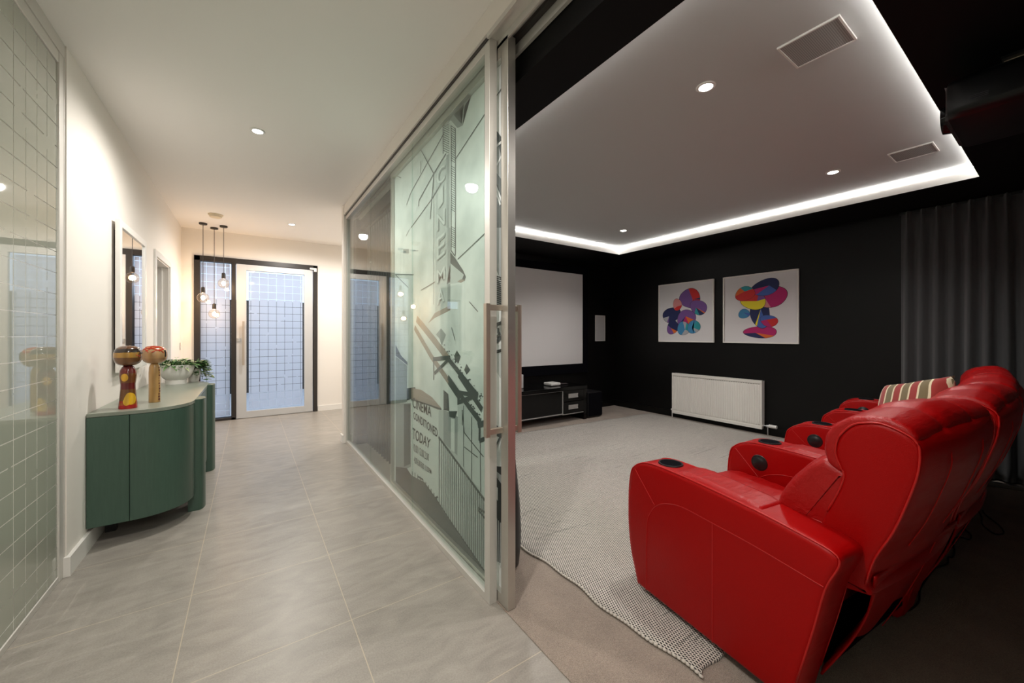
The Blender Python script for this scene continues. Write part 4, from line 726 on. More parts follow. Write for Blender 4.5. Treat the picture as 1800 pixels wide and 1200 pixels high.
# mirror
mr = thing('wall_mirror', 'tall white framed mirror leaning out on the left wall above the sideboard', 'mirror', (WX, 4.14, 1.52))
y0, y1, z0, z1 = 3.73, 4.55, .985, 2.055
b = NB(); T = (WX, 4.14, 1.52)
for (a0, a1, c0, c1) in ((y0, y0+.05, z0, z1), (y1-.05, y1, z0, z1), (y0+.05, y1-.05, z0, z0+.05), (y0+.05, y1-.05, z1-.05, z1)): box(b, WX+.018, WX+.045, a0, a1, c0, c1)
obj('mirror_frame', loc(b, T), M['trim'], mr, bevel=.003)
obj('mirror_glass', loc(bx(WX+.026, WX+.034, y0+.045, y1-.045, z0+.045, z1-.045), T), M['mirror'], mr)
obj('backing', loc(bx(WX+.001, WX+.024, y0+.07, y1-.03, z0+.07, z1-.07), T), M['black'], mr)
b = NB(); box(b, -.784, -.780, 6.86, 6.866, .98, 1.08)
o = obj('wall_hook', b, M['black_frame']); o.location = (0, 0, .06); tag(o, 'small dark upright fitting on the wall above the bowl plant', 'wall fitting')

# ================================================================== CINEMA
# projection screen
ps = thing('projection_screen', 'large white fixed projection screen with a wide black velvet frame', 'projection screen', (2.93, 4.606, 1.5))
T = (2.93, 4.606, 1.5); sx0, sx1, sz0, sz1 = 1.33, 4.53, .778, 2.239
obj('screen_surface', loc(bx(sx0, sx1, 4.575, 4.585, sz0, sz1), T), M['screen'], ps)
b = NB(); e = .11
for (a0, a1, c0, c1) in ((sx0-e, sx0, sz0-e-.04, sz1+e), (sx1, sx1+e, sz0-e-.04, sz1+e), (sx0, sx1, sz0-e-.04, sz0), (sx0, sx1, sz1, sz1+e)): box(b, a0, a1, 4.562, 4.604, c0, c1)
obj('screen_frame', loc(b, T), M['black_matte'], ps, bevel=.006)
# wall speaker
sp = thing('wall_speaker', 'white rectangular in-wall speaker right of the projection screen', 'speaker', (4.972, 4.606, 1.36))
b = NB(); 
for (a0, a1, c0, c1) in ((-.12, -.108, -.22, .22), (.108, .12, -.22, .22), (-.108, .108, -.22, -.208), (-.108, .108, .208, .22)): box(b, a0, a1, -.012, -.001, c0, c1)
obj('speaker_frame', b, M['white_plastic'], sp)
def grille_mat():
    m = mat('perforated_white_grille', (.55, .55, .55), .6); h = NT(m); v, s = h.sep()
    a = h.math('ABSOLUTE', h.math('SUBTRACT', h.math('FRACT', h.math('MULTIPLY', s[0], 140)), .5)); c = h.math('ABSOLUTE', h.math('SUBTRACT', h.math('FRACT', h.math('MULTIPLY', h.math('ADD', s[1], s[2]), 140)), .5))
    h.l(h.mix(h.math('LESS_THAN', h.math('ADD', a, c), .35), (.40, .41, .40), (.16, .16, .16)), h.b.inputs['Base Color']); return m
gm = grille_mat()
obj('speaker_grille', bx(-.108, .108, -.009, -.002, -.208, .208), mat('pale_speaker_grille', (.5, .5, .5), .6), sp)
# ceiling speakers
for (x, y, s) in ((2.10, .655, 'square white ceiling speaker grille nearest the hallway side'), (3.93, .655, 'square white ceiling speaker grille beside the projector')):
    t = thing('ceiling_speaker', s, 'speaker', (x, y, ZT), group=None); b = NB()
    e = .113
    for (a0, a1, c0, c1) in ((-e, -e+.008, -e, e), (e-.008, e, -e, e), (-e+.008, e-.008, -e, -e+.008), (-e+.008, e-.008, e-.008, e)): box(b, a0, a1, c0, c1, -.010, -.001)
    obj('speaker_frame', b, M['white_plastic'], t); obj('speaker_grille', bx(-e+.008, e-.008, -e+.008, e-.008, -.007, -.001), gm, t)

# tv cabinet
tv = thing('media_cabinet', 'low black gloss media cabinet with silver trim under the screen', 'media cabinet', (3.12, 4.3, .004)); T = (3.12, 4.3, .004)
cx0, cx1, cy0, cy1 = 2.12, 4.12, 4.06, 4.56
b = NB(); box(b, cx0, cx1, cy0, cy1, .455, .507); box(b, cx0, cx0+.06, cy0+.015, cy1, .004, .455); box(b, cx1-.06, cx1, cy0+.015, cy1, .004, .455); box(b, cx0+.06, cx1-.06, cy0+.04, cy1, .10, .135); box(b, cx0+.06, cx1-.06, cy1-.02, cy1, .135, .455); box(b, 3.645, 3.665, cy0+.03, cy1-.02, .135, .455)
obj('carcass', loc(b, T), M['black_gloss'], tv, bevel=.004)
dr = obj('glass_door', loc(bx(2.19, 3.645, cy0+.018, cy0+.03, .138, .452), T), M['black_gloss'], tv)
b = NB()
for (a0, a1, c0, c1) in ((2.185, 3.65, .452, .466), (2.185, 3.65, .124, .138), (3.636, 3.65, .138, .452)): box(b, a0, a1, cy0+.008, cy0+.02, c0, c1)
o = obj('door_trim', loc(b, T), M['silver'], tv); o['label'] = 'silver frame of the wide glass door'
for c0, c1 in ((.30, .452), (.138, .292)):
    d = obj('drawer', loc(bx(3.67, 4.055, cy0+.012, cy0+.03, c0, c1), T), M['black_gloss'], tv, bevel=.002)
    m_ = (c0+c1)/2; b = NB(); box(b, 3.75, 3.93, cy0, cy0+.012, m_+.008, m_+.03); box(b, 3.75, 3.93, cy0, cy0+.012, m_-.03, m_-.008); box(b, 3.75, 3.93, cy0+.006, cy0+.012, m_-.01, m_+.01)
    obj('handle', loc(b, T), M['silver'], d)['label'] = 'twin bar silver handle'
obj('base_trim', loc(bx(3.65, 4.055, cy0+.02, cy0+.035, .112, .122), T), M['silver'], tv)
o = obj('centre_speaker', bx(2.93, 3.13, 4.30, 4.46, .507, .70), M['grille'], bevel=.01); tag(o, 'small pale grey box standing on the media cabinet beside the door', 'speaker')
gc = thing('game_console', 'small white device lying on the media cabinet', 'device', (3.66, 4.33, .507))
obj('case', bx(-.09, .09, -.10, .08, .006, .045), M['white_plastic'], gc, bevel=.012); obj('base_plate', bx(-.07, .07, -.08, .06, 0, .008), M['silver'], gc)
rc = thing('remote_control', 'dark remote control on the media cabinet right of the white device', 'remote control', (3.84, 4.30, .507), R(70))
obj('case', bx(-.022, .022, -.09, .09, 0, .02), M['black'], rc, bevel=.006); b = NB()
for i in range(5):
    for j in (-1, 0, 1): box(b, j*.012-.004, j*.012+.004, -.06+i*.022, -.052+i*.022, .02, .0225)
obj('buttons', b, M['silver'], rc)
sw = thing('subwoofer', 'black cube subwoofer on the carpet right of the media cabinet', 'subwoofer', (4.30, 4.22, .004))
obj('cabinet', bx(-.15, .15, -.14, .24, .012, .385), M['black'], sw, bevel=.01); obj('front_grille', bx(-.14, .14, -.155, -.141, .03, .375), M['black_matte'], sw, bevel=.004)
for sx in (-.12, .12):
    for sy in (-.1, .2): b = NB(); lathe(b, [(.001, 0), (.016, 0), (.016, .012), (.001, .012)], sx, sy, 0, 10); obj('foot', b, M['black'], sw)

# radiator
rd = thing('radiator', 'white ribbed panel radiator on the black wall under the framed prints', 'radiator', (5.333, 2.80, .375)); T = (5.333, 2.80, .375)
ry0, ry1, rz0, rz1 = 2.19, 3.42, .075, .677; xf = 5.245
b = NB(); ring_f = []; n = 40; pitch = (ry1-ry0-.04)/n
box(b, xf+.006, xf+.02, ry0, ry1, rz0, rz1)
for i in range(n):
    ya = ry0+.02+i*pitch
    # pressed channels: raised convex rib between grooves
    rg = lambda z, d: [(xf+.007, ya+pitch*.06, z), (xf-d, ya+pitch*.22, z), (xf-d, ya+pitch*.78, z), (xf+.007, ya+pitch*.94, z)]
    loft(b, [rg(rz0+.045, -.006), rg(rz0+.06, .001), rg(rz1-.06, .001), rg(rz1-.045, -.006)])
box(b, xf-.001, xf+.01, ry0, ry1, rz0, rz0+.035); box(b, xf-.001, xf+.01, ry0, ry1, rz1-.035, rz1); box(b, xf, xf+.01, ry0, ry0+.012, rz0, rz1); box(b, xf, xf+.01, ry1-.012, ry1, rz0, rz1)
obj('front_panel', loc(b, T), M['radiator'], rd, auto=25)
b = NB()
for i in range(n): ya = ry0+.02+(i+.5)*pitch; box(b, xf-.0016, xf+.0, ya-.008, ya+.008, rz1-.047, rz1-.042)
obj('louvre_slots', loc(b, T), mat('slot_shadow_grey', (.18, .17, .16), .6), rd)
for ya in (ry0, ry1-.006): obj('side_cover', loc(bx(xf+.02, 5.315, ya, ya+.006, rz0+.03, rz1-.004), T), M['radiator'], rd)
b = NB()
for i in range(34): ya = ry0+.03+i*(ry1-ry0-.06)/33; box(b, xf+.022, 5.31, ya-.003, ya+.003, rz1-.006, rz1)
box(b, xf+.022, xf+.028, ry0+.02, ry1-.02, rz1-.0065, rz1-.0005); box(b, 5.304, 5.31, ry0+.02, ry1-.02, rz1-.0065, rz1-.0005)
obj('top_grille', loc(b, T), M['radiator'], rd)
obj('rear_panel', loc(bx(5.300, 5.312, ry0+.01, ry1-.01, rz0, rz1-.01), T), M['radiator'], rd)
b = NB(); tube(b, [(5.285, ry0, .12), (5.285, ry0-.05, .12)], .008); tube(b, [(5.285, ry0-.05, .12), (5.285, ry0-.05, .004)], .007); tube(b, [(5.285, ry0-.035, .12), (5.285, ry0-.065, .12)], .016)
vb = obj('valve', loc(b, T), M['silver'], rd)
b = NB(); tube(b, [(5.28, ry0-.065, .125), (5.28, ry0-.085, .125), (5.28, ry0-.15, .125)], .021, 16); obj('valve_knob', loc(b, T), M['white_plastic'], vb, auto=40)
b = NB(); tube(b, [(5.285, ry1, .118), (5.285, ry1+.03, .118)], .008); tube(b, [(5.285, ry1+.01, .118), (5.285, ry1+.035, .118)], .014, 12); tube(b, [(5.285, ry1+.02, .118), (5.285, ry1+.02, .004)], .007); obj('valve', loc(b, T), M['white_plastic'], rd)

# framed prints: plain patchwork stand-ins
def print_art(name, yc, seed, label, blobs):
    t = thing(name, label, 'framed print', (5.333, yc, 1.582), group=None)
    hw, hh = .436, .442; b = NB(); e = .017
    for (a0, a1, c0, c1) in ((-hw, -hw+e, -hh, hh), (hw-e, hw, -hh, hh), (-hw+e, hw-e, -hh, -hh+e), (-hw+e, hw-e, hh-e, hh)): box(b, -.028, -.002, a0, a1, c0, c1)
    obj('picture_frame', b, M['trim'], t, bevel=.001)
    pap = obj('print_sheet', bx(-.014, -.004, -hw+e, hw-e, -hh+e, hh-e), M['paper'], t)
    names = list(ART); b = NB(); rnd = random.Random(seed); k = 0
    for (cy, cz, ry, rz_, rot, nseg, cols) in blobs:
        off = rnd.uniform(0, 1); N = 30
        def pt(a, s=1):
            wob = 1+.05*math.sin(3*a+seed+cy*9)
            u, v = ry*s*wob*math.cos(a), rz_*s*wob*math.sin(a); return (cy+u*math.cos(rot)-v*math.sin(rot), cz+u*math.sin(rot)+v*math.cos(rot))
        X = -.0146-.00012*k; k += 1
        b.faces.new([b.verts.new((X, -p[0], p[1])) for p in [pt(2*PI*j/N, 1.03) for j in range(N)]]).material_index = names.index('black')
        X = -.0146-.00012*k; k += 1
        c0 = pt(rnd.uniform(0, 6.28), .3); cuts = sorted(rnd.randint(0, N-1) for _ in range(nseg))
        cuts = [c for i, c in enumerate(cuts) if i == 0 or c != cuts[i-1]]
        for i, cc in enumerate(cuts):
            nx_ = cuts[(i+1) % len(cuts)]; ln = (nx_-cc) % N or N
            pts = [pt(2*PI*((cc+j) % N)/N) for j in range(ln+1)] + [c0]
            b.faces.new([b.verts.new((X, -p[0], p[1])) for p in pts]).material_index = names.index(cols[i % len(cols)])
        if ry > .5:
            X = -.0146-.00012*k; k += 1
            for q_ in range(2):
                a = rnd.uniform(0, 6.28); cc = pt(a, .45); s = min(ry, rz_)*.3
                b.faces.new([b.verts.new((X, -(cc[0]+s*math.cos(u)*1.3), cc[1]+s*math.sin(u))) for u in [2*PI*j/6+q_ for j in range(6)]]).material_index = names.index(rnd.choice(cols))
    bmesh.ops.triangulate(b, faces=b.faces)
    me = bpy.data.meshes.new('patchwork_artwork'); b.to_mesh(me); b.free()
    for n_ in names: me.materials.append(ART[n_])
    o = bpy.data.objects.new('patchwork_artwork', me); C.objects.link(o); o.parent = t; o['label'] = 'abstract patchwork of bright flat colour shapes'
# (across, up, half width, half height, turn, patches, colours), across is to the viewer's right
print_art('framed_print', 3.257, 3, 'left white framed print of an abstract colourful patchwork, blue and grey low down', [
    (-.22, -.03, .15, .11, .3, 5, ['navy', 'grey', 'purple', 'navy']), (-.20, -.22, .09, .11, -.4, 4, ['navy', 'purple', 'orange']), (.02, -.10, .15, .13, .6, 6, ['navy', 'magenta', 'orange', 'purple', 'red']),
    (-.02, -.24, .10, .10, .2, 4, ['grey', 'sky', 'grey', 'teal']), (.14, -.22, .10, .09, .7, 4, ['teal', 'sky', 'grey']), (.08, .20, .16, .14, -.2, 6, ['navy', 'red', 'purple', 'red']), (.21, .06, .13, .10, -.5, 6, ['purple', 'teal', 'navy', 'orange']), (-.12, .12, .07, .09, .1, 3, ['pink', 'red', 'pink'])])
print_art('framed_print', 2.261, 11, 'right white framed print of an abstract colourful patchwork, red and yellow on top', [
    (.02, -.30, .19, .075, 0, 6, ['magenta', 'navy', 'orange', 'magenta']), (.02, -.06, .11, .19, .1, 5, ['navy', 'navy', 'yellow', 'blue']), (.12, -.16, .10, .07, -.3, 4, ['red', 'blue', 'magenta']),
    (.12, .14, .20, .13, 0, 7, ['yellow', 'red', 'blue', 'pink', 'magenta']), (-.06, .10, .15, .11, -.2, 6, ['yellow', 'purple', 'red', 'yellow']), (.08, .26, .16, .10, .25, 5, ['navy', 'magenta', 'blue', 'navy']), (-.16, .20, .12, .09, .2, 5, ['red', 'teal', 'orange', 'red']), (-.17, -.06, .07, .06, .2, 3, ['sky', 'blue'])])
for ob in bpy.data.objects:
    pass

# curtains
def curtain(name, label, p0, p1, z0, z1, pitch, amp, seed, nrm, top=.0):
    t = thing(name, label, 'curtain', ((p0[0]+p1[0])/2, (p0[1]+p1[1])/2, z0)); o0 = Vector(t.location)
    P0, P1 = Vector((*p0, 0)), Vector((*p1, 0)); L = (P1-P0).length; d = (P1-P0)/L; n = Vector((*nrm, 0)); nf = L/pitch; rnd = random.Random(seed)
    ph = [rnd.uniform(-.5, .5) for _ in range(int(nf)+3)]; am = [rnd.uniform(.65, 1.15) for _ in range(int(nf)+3)]
    NU, NZ = int(nf*14), 22; b = NB(); grid = []
    for k in range(NZ+1):
        s = k/NZ; z = z1-(z1-z0)*s; row = []
        for i in range(NU+1):
            u = i/NU*nf; j = int(u); f_ = u-j
            gather = max(0, 1-s*7)
            wide = .5-.5*math.cos(2*PI*f_); sharp = max(0, 1-abs(f_-.5)/.16)
            a = amp*am[j]*((1-gather)*wide*(.75+.35*s) + gather*sharp*.8)
            sh = ph[j]*.3*pitch*s*math.sin(PI*f_)
            c = P0 + d*(u*pitch+sh) + n*a
            row.append(b.verts.new((c.x-o0.x, c.y-o0.y, z-o0.z)))
        grid.append(row)
    for r0, r1 in zip(grid, grid[1:]):
        for i in range(NU): b.faces.new((r0[i], r0[i+1], r1[i+1], r1[i]))
    o = obj('curtain_fabric', b, M['curtain'], t, smooth=True); so = o.modifiers.new('thick', 'SOLIDIFY'); so.thickness = .004
    b = NB(); a = P0-n*.01; c = P1-n*.01
    lo, hi = Vector((min(a.x, c.x)-.012, min(a.y, c.y)-.012)), Vector((max(a.x, c.x)+.012, max(a.y, c.y)+.012))
    box(b, lo.x-o0.x, hi.x-o0.x, lo.y-o0.y, hi.y-o0.y, z1-o0.z-.022, z1-o0.z+.004); obj('curtain_track', b, M['black'], t)
curtain('curtain', 'charcoal pleated curtain hanging on the right wall behind the sofa', (5.27, .96), (5.27, -1.5), .02, 2.44, .098, .065, 4, (-1, 0))
curtain('curtain', 'charcoal pleated curtain gathered behind the far end of the glass partition', (1.10, 4.50), (1.10, 3.25), .02, 2.44, .09, .06, 9, (1, 0))

# rug
def rugmesh():
    A_, B_, C_, D_ = Vector((1.345, .765)), Vector((5.22, .70)), Vector((5.20, 3.78)), Vector((1.285, 4.03)); b = NB(); rnd = random.Random(2); NU, NV = 90, 74; top = []; bot = []
    for j in range(NV+1):
        v = j/NV; rt = []; rb = []
        for i in range(NU+1):
            u = i/NU; p = (A_*(1-u)+B_*u)*(1-v)+(D_*(1-u)+C_*u)*v
            e = .010*math.sin(v*31+1)+.006*math.sin(v*77)
            if i == 0: p = p+Vector((e, 0))
            if j == 0: p = p+Vector((0, .012*math.sin(u*60)+.008*math.sin(u*141)))
            near = max(0, 1-u*14)*max(0, 1-v*7)
            z = .016+.003*math.sin(u*40+v*9)*math.sin(v*33) + near*.008*math.sin(v*130)
            rt.append(b.verts.new((p.x, p.y, z))); rb.append(b.verts.new((p.x, p.y, .005)))
        top.append(rt); bot.append(rb)
    for g, fl in ((top, 0), (bot, 1)):
        for j in range(NV):
            for i in range(NU):
                q_ = (g[j][i], g[j][i+1], g[j+1][i+1], g[j+1][i]); b.faces.new(q_[::-1] if fl else q_)
    for i in range(NU):
        b.faces.new((bot[0][i], bot[0][i+1], top[0][i+1], top[0][i])); b.faces.new((bot[NV][i+1], bot[NV][i], top[NV][i], top[NV][i+1]))
    for j in range(NV):
        b.faces.new((bot[j+1][0], bot[j][0], top[j][0], top[j+1][0])); b.faces.new((bot[j][NU], bot[j+1][NU], top[j+1][NU], top[j][NU]))
    return b
o = obj('area_rug', rugmesh(), M['rug'], smooth=True); tag(o, 'large black and cream woven wool rug under the red sofa', 'rug')
rug_o = o
b = NB()
for k, (pa, pb_) in enumerate((((1.345, .765), (1.285, 4.03)), ((1.345, .765), (2.6, .745)))):
    pa, pb_ = Vector(pa), Vector(pb_); n = int((pb_-pa).length/.018)
    for i in range(n):
        t0 = i/n; p = pa.lerp(pb_, t0); v = t0 if k == 0 else 0
        e = .010*math.sin(v*31+1)+.006*math.sin(v*77)
        if k == 0: cpt = Vector((p.x+e, p.y, .012)); tube(b, [cpt+Vector((0, -.006, 0)), cpt+Vector((-.006, 0, .004)), cpt+Vector((0, .006, 0))], .0055, 6)
o = obj('bound_edge', b, mat('cream_wool_binding', (.62, .58, .52), .9), rug_o, smooth=True)

# black floor vase beside the sliding door
b = NB(); lathe(b, [(.001, 0), (.062, 0), (.078, .02), (.088, .12), (.090, .20), (.082, .36), (.062, .55), (.048, .70), (.046, .74), (.052, .755), (.046, .755), (.040, .72), (.03, .5), (.001, .3)], n=40)
o = obj('floor_vase', b, M['black'], auto=50); o.location = (1.135, 1.735, .004); tag(o, 'tall tapering black floor vase just behind the open sliding door', 'vase')

# ================================================================== SOFA
from mathutils import noise
TOPZ = .65
CUPS = [(1.617, 1.060), (2.396, .960), (3.181, .961), (3.975, .998), (4.735, 1.095)]
ANG = [8.4, 3.8, -.8, -5.2, -8.6]
AW = .16
sofa = thing('recliner_sofa', 'curved row of four bright red leather recliner seats seen from behind', 'recliner sofa', (3.15, .45, 0))
S0 = Vector((3.15, .45, 0))
def frame(k):
    a = R(ANG[k]); f_ = Vector((math.sin(a), math.cos(a), 0)); r_ = Vector((math.cos(a), -math.sin(a), 0))
    return Vector((*CUPS[k], 0)) - r_*.08 + f_*.13, f_, r_
ARM = [(-.68, .035), (-.30, .035), (.0, .035), (.022, .098), (.05, .186), (.066, .300), (.068, .42), (.064, .50), (.050, .576), (.026, .606), (.0, .625), (-.041, .642), (-.118, .651), (-.313, .647), (-.57, .630), (-.748, .609), (-.800, .598), (-.816, .580), (-.812, .55), (-.78, .472), (-.748, .325), (-.70, .126)]
def place(o, org, ang): o.location = org - S0; o.rotation_euler = (0, 0, -ang)
def crease(p, amp, sx=3, sy=14):
    n = noise.noise(Vector((p[0]*sx, p[1]*sy, p[2]*sy))) + .5*noise.noise(Vector((p[0]*sx*2+5, p[1]*sy*2, p[2]*sy*2)))
    return n*amp
armprof = smooth_closed(densify(ARM, .05), 1)
def arm(k):
    org, f_, r_ = frame(k); a = R(ANG[k]); b = NB()
    puff(b, armprof, 0, AW, .020, .0, 4)
    ar = obj('armrest', b, M['red'], sofa, smooth=True); place(ar, org, a)
    # padded top
    b = NB(); rings = []
    for i in range(25):
        t = i/24; y = -.215-.36*t; zt = (.650 - max(0, -y-.30)*.065)
        e = min(t, 1-t)*24/3; h_ = .009*min(1, e)
        rg = []
        for j in range(15):
            u = j/14; x = .012+(AW+.002)*u; hh = h_*(1-abs(2*u-1)**6) + .002*noise.noise(Vector((x*20, y*60, k))) - (.02 if j in (0, 14) else 0) - (.008 if j in (1, 13) else 0)
            rg.append((x, y, zt+hh))
        for j in range(14, -1, -1):
            u = j/14; rg.append((.012+(AW+.002)*u, y, zt-.03))
        rings.append(rg)
    loft(b, rings); obj('arm_pad', b, M['red_soft'], ar, smooth=True)
    # piping and stitching
    for xs in (.008, AW-.008):
        pts = [(xs, y, z) for y, z in inset2(ARM, .0035)[2:]]
        obj('piping', tube(NB(), catmull(pts, 3), .0034, 6), M['red_pipe'], ar, smooth=True)
    sides = [-.0006] if k == 0 else [-.0006]
    for xs in sides:
        for pts in ([(.014, .592), (-.109, .465)], [(-.058, .045), (-.058, .141), (-.062, .351), (-.087, .424), (-.125, .47), (-.178, .499), (-.261, .517), (-.40, .512), (-.57, .503), (-.776, .482)], [(-.403, .508), (-.403, .045)]):
            obj('stitching', tube(NB(), catmull([(xs, y, z) for y, z in pts], 4), .0016, 5), M['red_pipe'], ar)
    b = NB(); zc = .6525
    lathe(b, [(.047, -.001), (.047, .003), (.053, .003), (.055, -.004), (.047, -.006), (.047, -.001)], .08, -.13, zc, 32)
    ch_ = obj('cup_holder', b, M['black'], ar, auto=40)
    b = NB(); lathe(b, [(.001, .0005), (.0465, .0015), (.0465, -.004), (.001, -.004)], .08, -.13, zc, 32); obj('cup_shade', b, M['black_matte'], ch_)  # flat black disc stands in for the shade inside the cup
    if k > 0:
        b = NB(); lathe(b, [(.001, .012), (.012, .0115), (.026, .008), (.034, .003), (.040, .003), (.043, 0), (.001, -.002)], 0, 0, 0, 32)
        bmesh.ops.transform(b, matrix=Matrix.Translation((-.0005, -.115, .545)) @ Matrix.Rotation(R(-90), 4, 'Y'), verts=b.verts)
        obj('control_button', b, M['black'], ar, auto=40)
    for yy in (-.04, -.62):
        b = NB(); lathe(b, [(.001, 0), (.022, 0), (.024, .02), (.024, .036), (.001, .036)], .08, yy, 0, 14)
        for v in b.verts: v.co.z = max(v.co.z, .018 if yy > -.1 else .005)
        obj('foot', b, M['black'], ar)
for k in range(5): arm(k)

WING = [(-.01, .44), (.10, .42), (.15, .50), (.14, .58), (.110, .66), (.080, .735), (.067, .78), (.066, .80), (.078, .827), (.088, .866), (.078, .917), (.044, .962), (.007, .978), (-.034, .982), (-.080, .966), (-.107, .946), (-.116, .914), (-.111, .847), (-.086, .747), (-.057, .655), (-.017, .56), (.005, .47)]
HEAD = [(.060, .795), (.085, .800), (.110, .818), (.122, .859), (.117, .918), (.092, .961), (.051, .992), (.007, 1.006), (-.048, 1.009), (-.088, .990), (-.108, .960), (-.10, .935), (-.04, .93), (.02, .90), (.045, .85)]
LUM = [(.05, .80), (.075, .812), (.115, .835), (.157, .812), (.222, .733), (.262, .657), (.280, .57), (.27, .47), (.20, .43), (.08, .45), (.05, .6)]
YB = -.816
def shift(p): return [(y+YB, z) for y, z in p]
SEAT = [(-.70, .30), (-.0, .30), (.030, .33), (.048, .38), (.046, .435), (.02, .468), (-.06, .480), (-.20, .472), (-.42, .458), (-.62, .455), (-.72, .44)]
FOOT = [(-.06, .07), (.02, .07), (.038, .09), (.044, .18), (.044, .28), (.034, .315), (-.06, .315)]
def seat(k):
    o1, f1, r1 = frame(k); o2, f2, r2 = frame(k+1)
    a = R((ANG[k]+ANG[k+1])/2); left = o1 + r1*AW; org = (left+o2)/2; W = (o2-left).length
    wf = W/2-.002
    tp = lambda x, y, z: (x*(1+(-y)*.075), y, z)
    b = NB(); pr = smooth_closed(densify(SEAT, .03), 1)
    def sf(x, y, z):
        if z > .40: z += crease((x, y, z), .006, 4, 18) + .014*(1-(x/wf)**2)*(1 if y < 0 else .6) - .01*max(0, (abs(x)/wf)**8)
        return tp(x, y, z)
    puff(b, pr, -wf, wf, .03, 0, 26, sf); s = obj('seat_cushion', b, M['red_soft'], sofa, smooth=True); place(s, org, a)
    b = NB(); puff(b, smooth_closed(densify(FOOT, .04), 1), -wf+.004, wf-.004, .015, 0, 6); s = obj('footrest_panel', b, M['red'], sofa, smooth=True); place(s, org, a)
    b = NB(); box(b, -.29, .29, -.56, -.08, .06, .30); box(b, -.31, .31, -.70, -.56, .12, .42); s = obj('recliner_mechanism', b, M['black_matte'], sofa); place(s, org, a)
    # backrest
    hw = .352
    b = NB(); pr = smooth_closed(densify(shift(WING), .03), 1)
    def bf(x, y, z):
        bow = .018*(1-(x/hw)**2) if y < YB+.0 else 0
        return (x, y-bow+crease((x, y, z), .0025, 3, 9), z)
    puff(b, pr, -hw, hw+.04, .016, 0, 18, bf); bk = obj('backrest', b, M['red'], sofa, smooth=True); place(bk, org, a)
    b = NB(); pr = smooth_closed(densify(shift(HEAD), .02), 1)
    def hf(x, y, z):
        pinch = sum(math.exp(-((x-xx)/.022)**2) for xx in (-.13, .14))
        up = max(0, (z-.86)/.14)
        z2 = z - .007*pinch*up + .008*up*math.cos(x*9) + crease((x, y, z), .0035, 9, 5)*up
        y2 = y + (.005*pinch if y < YB else -.006*pinch) + crease((x, y, z+3), .0025, 9, 6)
        return (x, y2, z2)
    puff(b, pr, -hw+.006, hw+.034, .018, .006, 40, hf); hp = obj('headrest_roll', b, M['red_soft'], bk, smooth=True)
    b = NB(); pr = smooth_closed(densify(shift(LUM), .025), 1)
    puff(b, pr, -.345, .345, .028, .012, 26, lambda x, y, z: (x, y+crease((x, y, z), .007, 5, 10), z+crease((x+7, y, z), .004, 5, 12)))
    obj('lumbar_cushion', b, M['red_soft'], bk, smooth=True)
    wp = shift(inset2(WING, .003))
    for xs in (-hw+.004, hw+.036): obj('piping', tube(NB(), catmull([(xs, y, z) for y, z in wp[4:]], 4), .0036, 6), M['red_pipe'], bk, smooth=True)
    for xs in (-.15, .17): tube_ = tube(NB(), catmull([(xs, YB+y-.0185+.018*(xs/hw)**2, z) for y, z in ((-.110, .915), (-.113, .85), (-.087, .747), (-.058, .655), (-.018, .56))], 4), .0016, 5); obj('stitching', tube_, M['red_pipe'], bk)
    # loose rear valance
    b = NB(); NZ, NX = 18, 26; g = []
    for j in range(NZ+1):
        s_ = j/NZ; z = .50-.40*s_; row = []
        xl = -.335 + .04*math.sin(PI*min(1, s_*1.25)) - .015*s_; xr = .43 
        for i in range(NX+1):
            u = i/NX; x = xl+(xr-xl)*u
            y = YB - .012 + .145*s_ - .022*math.sin(PI*s_)*(.4+.6*math.exp(-u*5)) + .010*s_*math.sin(u*11+k*2) - .012*math.exp(-u*9)*s_
            row.append(b.verts.new((x, y, z + .02*s_*s_*u + (.008*math.sin(u*7+k))*s_)))
        g.append(row)
    for r0, r1 in zip(g, g[1:]):
        for i in range(NX): b.faces.new((r0[i], r0[i+1], r1[i+1], r1[i]))
    v = obj('rear_valance', b, M['red'], sofa, smooth=True); v.modifiers.new('thick', 'SOLIDIFY').thickness = .006; place(v, org, a)
    b = NB(); tube(b, [(.12, YB-.026+.145*t-.022*math.sin(PI*t)*.4, .50-.40*t) for t in [i/10 for i in range(11)]], .0016, 5); obj('stitching', b, M['red_pipe'], v)
for k in range(4): seat(k)

# striped cushion
def striped():
    m = mat('olive_red_striped_fabric', (.3, .3, .1), .85, sheen=.2); h = NT(m); v, s = h.sep()
    x = h.math('ADD', s[0], h.math('MULTIPLY', h.math('SINE', h.math('MULTIPLY', s[2], 24)), .009))
    f_ = h.math('FRACT', h.math('MULTIPLY', x, 9.5))
    cr = h.n('ShaderNodeValToRGB'); cr.color_ramp.interpolation = 'CONSTANT'; e = cr.color_ramp.elements
    e[0].position = 0; e[0].color = (.72, .62, .42, 1); e[1].position = .10; e[1].color = (.30, .022, .018, 1)
    for p, c in ((.5, (.72, .62, .42, 1)), (.6, (.17, .13, .06, 1)), (1.0, (.72, .62, .42, 1))): q_ = e.new(min(p, .999)); q_.color = c
    h.l(f_, cr.inputs[0]); h.l(cr.outputs[0], h.b.inputs['Base Color']); return m
def cushion(bm, w_, hgt, th):
    N = 18
    def P(i, j, s):
        u, v = 2*i/N-1, 2*j/N-1; e = (max(0, (1-u**4))*max(0, (1-v**4)))**.5
        pin = 1-.07*(1-abs(u))*(abs(v)**3); pin2 = 1-.07*(1-abs(v))*(abs(u)**3)
        return (w_/2*u*pin2, s*th/2*e, hgt/2*v*pin)
    for s in (1, -1):
        vs = [[bm.verts.new(P(i, j, s)) for i in range(N+1)] for j in range(N+1)]
        for j in range(N):
            for i in range(N): bm.faces.new((vs[j][i], vs[j][i+1], vs[j+1][i+1], vs[j+1][i]))
    return bm
b = cushion(NB(), .42, .40, .14)
